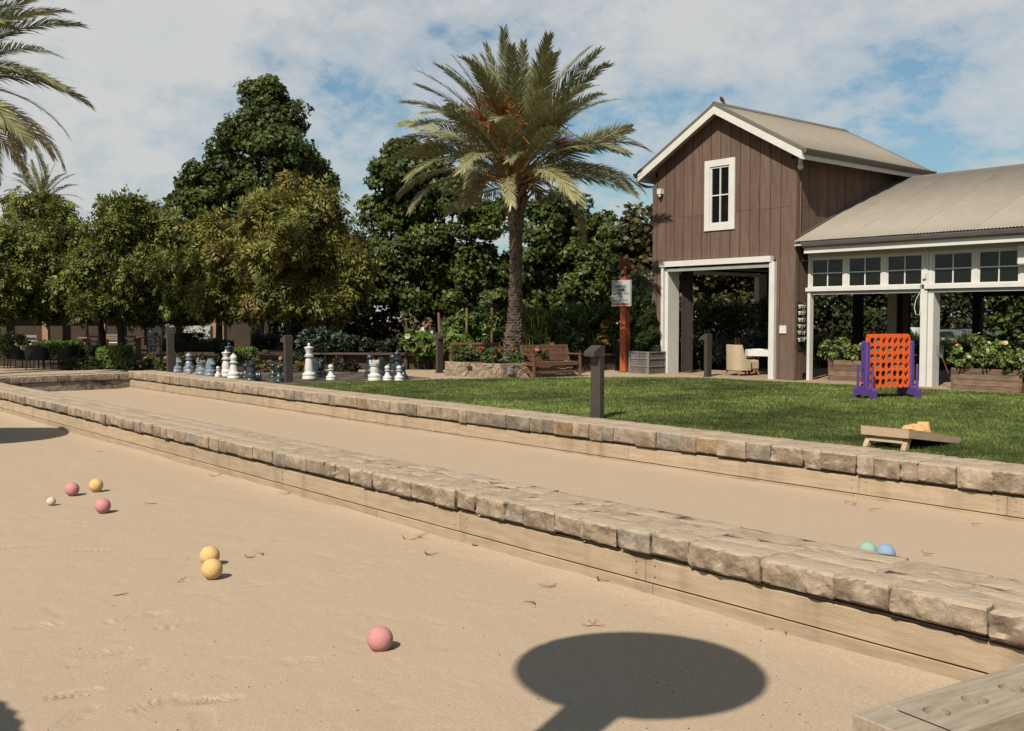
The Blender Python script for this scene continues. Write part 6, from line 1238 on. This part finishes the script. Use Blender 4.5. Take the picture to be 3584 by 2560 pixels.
# bird on the ridge
t = thing('dove', 'small buff dove standing on the front end of the barn ridge', 'bird', (RX, 21.98, 7.352), R(-90 + 18)); m = MB(); pth = [(.15, 0, .15), (.13, 0, .155), (.10, 0, .15), (.06, 0, .125), (.0, 0, .10), (-.07, 0, .075), (-.13, 0, .055), (-.24, 0, .015)]; m.tube(pth, [.006, .024, .030, .045, .055, .042, .022, .010], 10); obj('body', m, M('dove_buff', (.36, .25, .18), .8, var=.15, scale=20), t, 'all')
obj('beak', MB().tube([(.15, 0, .152), (.175, 0, .146)], [.007, .001], 6), m_dark, t); obj('tail', MB().prism([(-.10, -.02, .055), (-.27, -.028, .0), (-.27, .028, .0), (-.10, .02, .055)], (0, 0, .008), None), M('dove_tail', (.10, .08, .07), .8), t)
for y in (-.018, .018): obj('leg', MB().tube([(.0, y, .06), (.01, y, 0), (.03, y, .0)], .005, 5), m_skin, t)

# ------------------------------------------------------------------ things far left and behind
def barrel_chair(label, loc, rz):
    t = thing('black_wicker_chair', label, 'chair', loc, rz, 'black wicker chairs by the end wall')
    obj('backrest', shell(R(-12), R(192), .33, .30, .30, lambda s_: .50 + .26 * math.sin(math.pi * s_) ** .8, .12, 20), m_black, t, True); obj('seat', MB().bevbox((-.29, -.27, .29), (.29, .25, .36), .04), m_black, t)
    for x in (-.25, .25):
        for y in (-.24, .2): obj('leg', MB().tube([(x, y, .3), (x * 1.1, y * 1.1, 0)], .016, 8), m_black, t)
for u, zc, rz, lab in ((132, 31.3, 178, 'broad backed black wicker chair, middle of the three by the end wall'), (228, 31.3, 262, 'black wicker chair turned sideways at the right of the three'), (62, 32.2, 140, 'black wicker chair partly hidden at the left of the three')): barrel_chair(lab, at(u, zc), YAW + R(rz))
t = thing('wicker_table', 'low black table between the black wicker chairs', 'table', at(178, 32.0)); obj('tabletop', MB().bevbox((-.35, -.35, .46), (.35, .35, .50), .03), m_black, t)
for x in (-.3, .3):
    for y in (-.3, .3): obj('leg', MB().box((x - .02, y - .02, 0), (x + .02, y + .02, .46)), m_black, t)
def teak_chair(label, loc, rz):
    t = thing('teak_chair', label, 'chair', loc, rz, 'pale teak dining chairs under the trees')
    for x in (-.26, .26): obj('leg', MB().bar((x, -.26, 0), (x, -.24, .62), .05), m_teakl, t); obj('leg', MB().bar((x, .28, 0), (x, .36, .86), .05), m_teakl, t); obj('armrest', MB().box((x - .03, -.28, .622), (x + .03, .32, .655)), m_teakl, t)
    obj('seat', MB().box((-.26, -.27, .40), (.26, .27, .43)), m_teakl, t); obj('cushion', MB().bevbox((-.24, -.25, .431), (.24, .25, .49), .03), m_white, t); obj('backrest', MB().bar((-.26, .345, .80), (.26, .345, .80), .04, .10).bar((-.26, .31, .60), (.26, .31, .60), .03, .06), m_galv, t)
for u, zc, rz, lab in ((345, 42, 60, 'pale teak chair above the bright green box cube'), (452, 42.5, 200, 'pale teak chair right of the thick row tree trunk'), (545, 42.5, 185, 'pale teak chair in front of the pale brick fireplace'), (395, 46, 20, 'pale teak chair farther back on the terrace'), (72, 44, 170, 'pale teak chair at the left behind the long box hedge'), (128, 44, 170, 'pale teak chair beside the one at the left behind the long box hedge')): teak_chair(lab, at(u, zc), YAW + R(rz))
t = thing('dining_table', 'teak dining table among the pale chairs under the trees', 'table', at(400, 44.3), YAW); obj('tabletop', MB().box((-1.4, -.45, .70), (1.2, .45, .75)), m_teakl, t)
for x in (-1.2, 1.0): obj('leg', MB().box((x - .06, -.3, 0), (x + .06, .3, .70)), m_teakl, t)
def wall_along(u0, u1, zc): p, q = at(u0, zc), at(u1, zc); return p, float(np.linalg.norm(q - p)), math.atan2(q[1] - p[1], q[0] - p[0])
p, L_, a = wall_along(515, 737, 50); t = thing('brick_fireplace', 'long pale stacked stone outdoor fireplace frame under the trees', 'fireplace', p, a); zt_, zb_ = zh(1141, 50), zh(1166, 50)
g = random.Random(8)
for zz0, zz1, xa, xb in ((zb_, zt_, 0, L_), (0, zb_, 0, .34), (0, zb_, L_ - .34, L_)):
    n = max(1, round((zz1 - zz0) / .085))
    for i in range(n):
        x = xa
        while x < xb - .02:
            l = min(g.uniform(.22, .55), xb - x); l = xb - x if xb - x - l < .1 else l; dd = g.uniform(0, .03); z0 = zz0 + (zz1 - zz0) * i / n; obj('stone', MB().box((x + .004, -.0 - dd, z0 + .004), (x + l - .004, .3, z0 + (zz1 - zz0) / n - .003)), m_brick, t); x += l
obj('core', MB().box((.02, .02, zb_ + .01), (L_ - .02, .5, zt_ - .02)).box((.02, .02, 0), (.32, .5, zb_)).box((L_ - .32, .02, 0), (L_ - .02, .5, zb_)), m_brick, t)
p, L_, a = wall_along(-420, 505, 58); t = thing('tan_pavilion', 'low stucco building with tan columns and tree row shade coloured into its wall at the far left', 'building', p, a); obj('wall', MB().box((0, 0, 0), (L_, .3, 3.0)), m_stucco_shade, t); obj('roof', MB().prism([(-.3, -1.6, 3.0), (-.3, 3.5, 3.0), (-.3, 3.5, 3.25), (-.3, 1.5, 3.9), (-.3, -1.6, 3.12)], (L_ + .6, 0, 0), None), m_bedwood, t)
for x in np.arange(.3, L_, 3.2): obj('column', MB().box((x, -1.35, 0), (x + .32, -1.03, 3.0)), m_stucco, t)
p, L_, a = wall_along(738, 784, 51); t = thing('stucco_pier', 'sunlit tan stucco pier right of the pale fireplace', 'pillar', p, a); obj('shaft', MB().bevbox((0, 0, 0), (L_, .6, zh(1095, 51)), .02), m_stucco, t); obj('coping', MB().box((-.04, -.04, zh(1095, 51)), (L_ + .04, .64, zh(1095, 51) + .08)), m_bedwood, t)
p, L_, a = wall_along(790, 905, 55); tag(obj('stucco_wall', MB().box((0, 0, 0), (L_, .3, 2.3)), m_stucco_shade), 'shaded tan stucco wall right of the sunlit pier', 'wall'); o = D.objects['stucco_wall']; o.location = p; o.rotation_euler = (0, 0, a)
zc = 38; p, L_, a = wall_along(1100, 1185, zc); t = thing('pergola', 'small pale framed pergola with brown roof above the dark shrubs', 'pergola', p, a); ztp = zh(1102, zc); f = lambda u: (u - 1100) / FPX * zc
for u, w_ in ((1112, .09), (1126, .05), (1151, .04), (1168, .05), (1179, .025)): obj('post', MB().box((f(u) - w_ / 2, -w_ / 2, 0), (f(u) + w_ / 2, w_ / 2, ztp - (.005 if u != 1112 else -.06))), m_track, t)
obj('top_rail', MB().box((f(1127) + .03, -.02, ztp - .13), (f(1167), .02, ztp - .07)), m_track, t); obj('roof', MB().box((f(1122), -.5, ztp), (f(1190), .6, ztp + .09)), m_bedwood, t); obj('arm', MB().bar((f(1083), 0, ztp + .10), (f(1121), 0, ztp + .04), .05, .04), m_track, t)
zc = 60; p, L_, a = wall_along(1440, 1705, zc); t = thing('slate_roofed_building', 'building with a blue grey shingle roof glimpsed under the sycamore', 'building', p, a); ze = zh(1100, zc)
obj('wall', MB().box((.2, .3, 0), (L_ - .2, 4, ze)), m_dark, t); rf = link('roof', None, t); obj('roof_deck', MB().prism([(0, -.1, ze), (0, 4.4, ze + 2.35), (0, 8.9, ze), (0, 8.9, ze - .1), (0, 4.4, ze + 2.2), (0, -.1, ze - .1)], (L_, 0, 0), None), m_slate, rf)
m = MB()
for i in range(14):
    y0 = -.1 + 4.5 * i / 14; z0 = ze + 2.45 * i / 14 * .98
    for j in range(16): x0 = L_ * (j + .5 * (i % 2)) / 16; m.prism([(x0, y0 - .02, z0 + .03), (x0 + L_ / 16 - .02, y0 - .02, z0 + .03), (x0 + L_ / 16 - .02, y0 + .33, z0 + .20), (x0, y0 + .33, z0 + .20)], (0, 0, .02), None)
obj('shingles', m, m_slate, rf)['kind'] = 'stuff'
# people behind the vegetable garden
def person(label, loc, rz, bend, shirt):
    t = thing('person', label, 'person', loc, rz)
    J = [(0, 0, .86), (0, .0, 1.02), (0, -.06 - bend * .3, 1.26), (0, -.10 - bend * .45, 1.36), (0, -.13 - bend * .6, 1.45), (.09, 0, .84), (.10, -.02, .45), (.10, .03, .05), (.10, -.12, .02), (-.09, 0, .84), (-.10, -.02, .45), (-.10, .03, .05), (-.10, -.12, .02), (.17, -.07 - bend * .35, 1.28), (.22, -.12 - bend * .3, 1.02), (.18, -.30 - bend * .3, .92), (.16, -.38 - bend * .3, .90), (-.17, -.07 - bend * .35, 1.28), (-.22, -.12 - bend * .3, 1.02), (-.18, -.30 - bend * .3, .92), (-.16, -.38 - bend * .3, .90)]
    E_ = [(0, 1), (1, 2), (2, 3), (3, 4), (0, 5), (5, 6), (6, 7), (7, 8), (0, 9), (9, 10), (10, 11), (11, 12), (2, 13), (13, 14), (14, 15), (15, 16), (2, 17), (17, 18), (18, 19), (19, 20)]
    Rr = [.13, .12, .13, .055, .05, .09, .06, .045, .04, .09, .06, .045, .04, .055, .042, .032, .03, .055, .042, .032, .03]
    def grown(nm, idx, sc, mat):
        mp2 = {k: i for i, k in enumerate(idx)}; me = D.meshes.new(nm); me.from_pydata([J[k] for k in idx], [(mp2[a], mp2[b]) for a, b in E_ if a in mp2 and b in mp2], []); me.materials.append(mat); o = link(nm, me, t); md = o.modifiers.new('skin', 'SKIN'); sv = me.skin_vertices[0].data
        for i, k in enumerate(idx): sv[i].radius = (Rr[k] * sc * (1.25 if k in (0, 1, 2) else 1), Rr[k] * sc)
        sv[0].use_root = True; o.modifiers.new('sub', 'SUBSURF').levels = 1; o.modifiers['sub'].render_levels = 2; return o
    grown('body', list(range(21)), 1.0, m_skin); grown('shirt', [0, 1, 2, 13, 14, 17, 18], 1.16, shirt); grown('trousers', [0, 5, 6, 7, 9, 10, 11], 1.18, m_jean)
    h = Vector(J[4]) + Vector((0, -.035, .085)); obj('head', MB().sphere(tuple(h), .10, 16, 12, (.82, 1, 1.18)).bar(h + Vector((0, -.09, -.0)), h + Vector((0, -.125, -.03)), .03, .03), m_skin, t, 'all'); obj('hair', MB().sphere(tuple(h + Vector((0, .025, .035))), .108, 14, 10, (.88, 1, 1.05)), m_hair, t, 'all')
    return t
person('person in a white shirt with short dark hair behind the artichoke stalks', at(1478, 35.0), YAW + R(60), .25, m_shirt).scale = (.97, .97, .97)
person('person with dark hair in a white top bending beside the tomato vines', at(1525, 35.3), YAW + R(-60), .5, m_shirt).scale = (.90, .90, .90)
# vehicles beyond the wing
def car(label, loc, rz, mat, van=False):
    t = thing('parked_car', label, 'car', loc, rz, 'cars parked beyond the wing')
    pr = [(-2.1, .35), (-2.15, .62), (-2.0, .78), (-1.5, .84), (-1.0, 1.22), (-.6, 1.30), (.5, 1.30), (.9, 1.24), (1.45, .88), (2.0, .76), (2.15, .6), (2.12, .35)] if not van else [(-2.1, .4), (-2.15, .95), (-.4, .95), (-.35, 1.32), (-.1, 1.40), (.7, 1.40), (.95, 1.32), (1.35, .95), (2.05, .85), (2.2, .65), (2.15, .4)]
    rings = [[(x, s_ * w_, z if z < .9 else z) for x, z in pr] for s_, w_ in ((-1, .78), (-1, .80), (1, .80), (1, .78))]
    rings[0] = [(x * .98, -.83 if z < .9 else -.66, z * .99) for x, z in pr]; rings[1] = [(x, -.80 if z < .9 else -.62, z) for x, z in pr]; rings[2] = [(x, .80 if z < .9 else .62, z) for x, z in pr]; rings[3] = [(x * .98, .83 if z < .9 else .66, z * .99) for x, z in pr]
    obj('body', MB().loft(rings), mat, t, True); a, b = ((-.95, 1.0) if not van else (-.25, 1.05)); zt2 = 1.22 if not van else 1.33
    for s_ in (-1, 1):
        y = .80; y2 = .675; obj('side_window', MB().add([(a, s_ * (y + .02), .90), (b + .28, s_ * (y + .02), .90), (b - .1, s_ * (y2 + .012), zt2), (a + .3, s_ * (y2 + .012), zt2)], [(0, 1, 2, 3)]), m_glass, t)
        for x in (-1.3, 1.35):
            wm = MB().lathe([(.10, -.09), (.30, -.09), (.32, -.05), (.32, .05), (.30, .09), (.10, .09)], 18); wm.xf(Matrix.Translation((x, s_ * .74, .32)) @ Matrix.Rotation(R(90), 4, 'X')); whl = obj('wheel', wm, m_tyre, t); rm = MB().lathe([(0, -.10), (.19, -.095), (.19, .095), (0, .10)], 14); rm.xf(Matrix.Translation((x, s_ * .74, .32)) @ Matrix.Rotation(R(90), 4, 'X')); obj('rim', rm, m_galv, whl)
        obj('headlight', MB().sphere((2.08, s_ * .58, .62), .09, 10, 6, (.5, 1.3, .8)), m_white, t); obj('tail_light', MB().sphere((-2.12, s_ * .62, .68), .08, 10, 6, (.4, 1, .9)), m_petal_r, t)
    t.scale = (.88, .88, .88); obj('windscreen', MB().add([(1.45, -.66, .92), (1.45, .66, .92), (.93, .58, 1.25), (.93, -.58, 1.25)] if not van else [(1.37, -.66, .98), (1.37, .66, .98), (1.0, .58, 1.31), (1.0, -.58, 1.31)], [(0, 1, 2, 3)]), m_glass, t); return t
for u, zc, rz, mt, vn_, lab in ((3205, 38.5, 195, m_carw, True, 'white pickup truck seen beside the middle post of the wing'), (3300, 39.5, 186, m_carg, False, 'grey car seen through the right bay beside the middle post'), (3420, 40.5, 186, m_carg, False, 'grey car seen through the right bay above the white roses'), (3560, 39.5, 186, m_carw, False, 'white car at the right edge seen through the right bay')): car(lab, at(u, zc), R(rz), mt, vn_)
# things just outside the picture whose shadows fall on the sand
hx = np.array([-3.96, 4.28]) + SUN_H * (4.55 / math.tan(SUN_EL)); t = thing('disc_lamp_post', 'tall lamp post with a wide flat disc head standing on the sand', 'lamp post', (hx[0], hx[1], ZN))
obj('shade', MB().lathe([(.0, 4.62), (.3, 4.60), (.70, 4.53), (.72, 4.50), (.70, 4.49), (.0, 4.49)], 36), m_bollard, t, True); obj('neck', MB().lathe([(.15, 3.6), (.18, 4.2), (.22, 4.35), (.40, 4.488)], 20), m_bollard, t, True); obj('pole', MB().tube([(0, 0, -.2), (0, 0, 3.62)], .15, 14), m_bollard, t)
def parasol(label, cx, cy, r, hgt, fr=0):
    q = np.array([cx, cy]) + SUN_H * (hgt / math.tan(SUN_EL)); t = thing('parasol', label, 'parasol', (q[0], q[1], ZN)); m = MB(); n = 96 if fr else 32
    ring = [[(rr * (1 - (.018 if fr and k % 2 else 0)) * math.cos(2 * math.pi * k / n), rr * (1 - (.018 if fr and k % 2 else 0)) * math.sin(2 * math.pi * k / n), z) for k in range(n)] for rr, z in ((r, hgt), (r * .98, hgt + .03), (r * .5, hgt + .3), (.05, hgt + .5))]; m.loft(ring); obj('canopy', m, m_umbrella, t); obj('pole', MB().tube([(0, 0, -.1), (0, 0, hgt + .52)], .03, 10), m_teak, t); obj('base', MB().lathe([(.3, -.05), (.3, .1), (.05, .16)], 18), m_bollard, t)
parasol('smooth edged parasol casting the shadow at the left edge of the sand', -19.05, 4.15, 1.32, 2.4); parasol('scalloped parasol casting the shadow at the lower left corner', -5.56, .03, 1.30, 2.5, 1)
print('OBJECTS', len(D.objects), 'TRIS', sum(len(m.loop_triangles) if not m.calc_loop_triangles() else 0 for m in D.meshes))
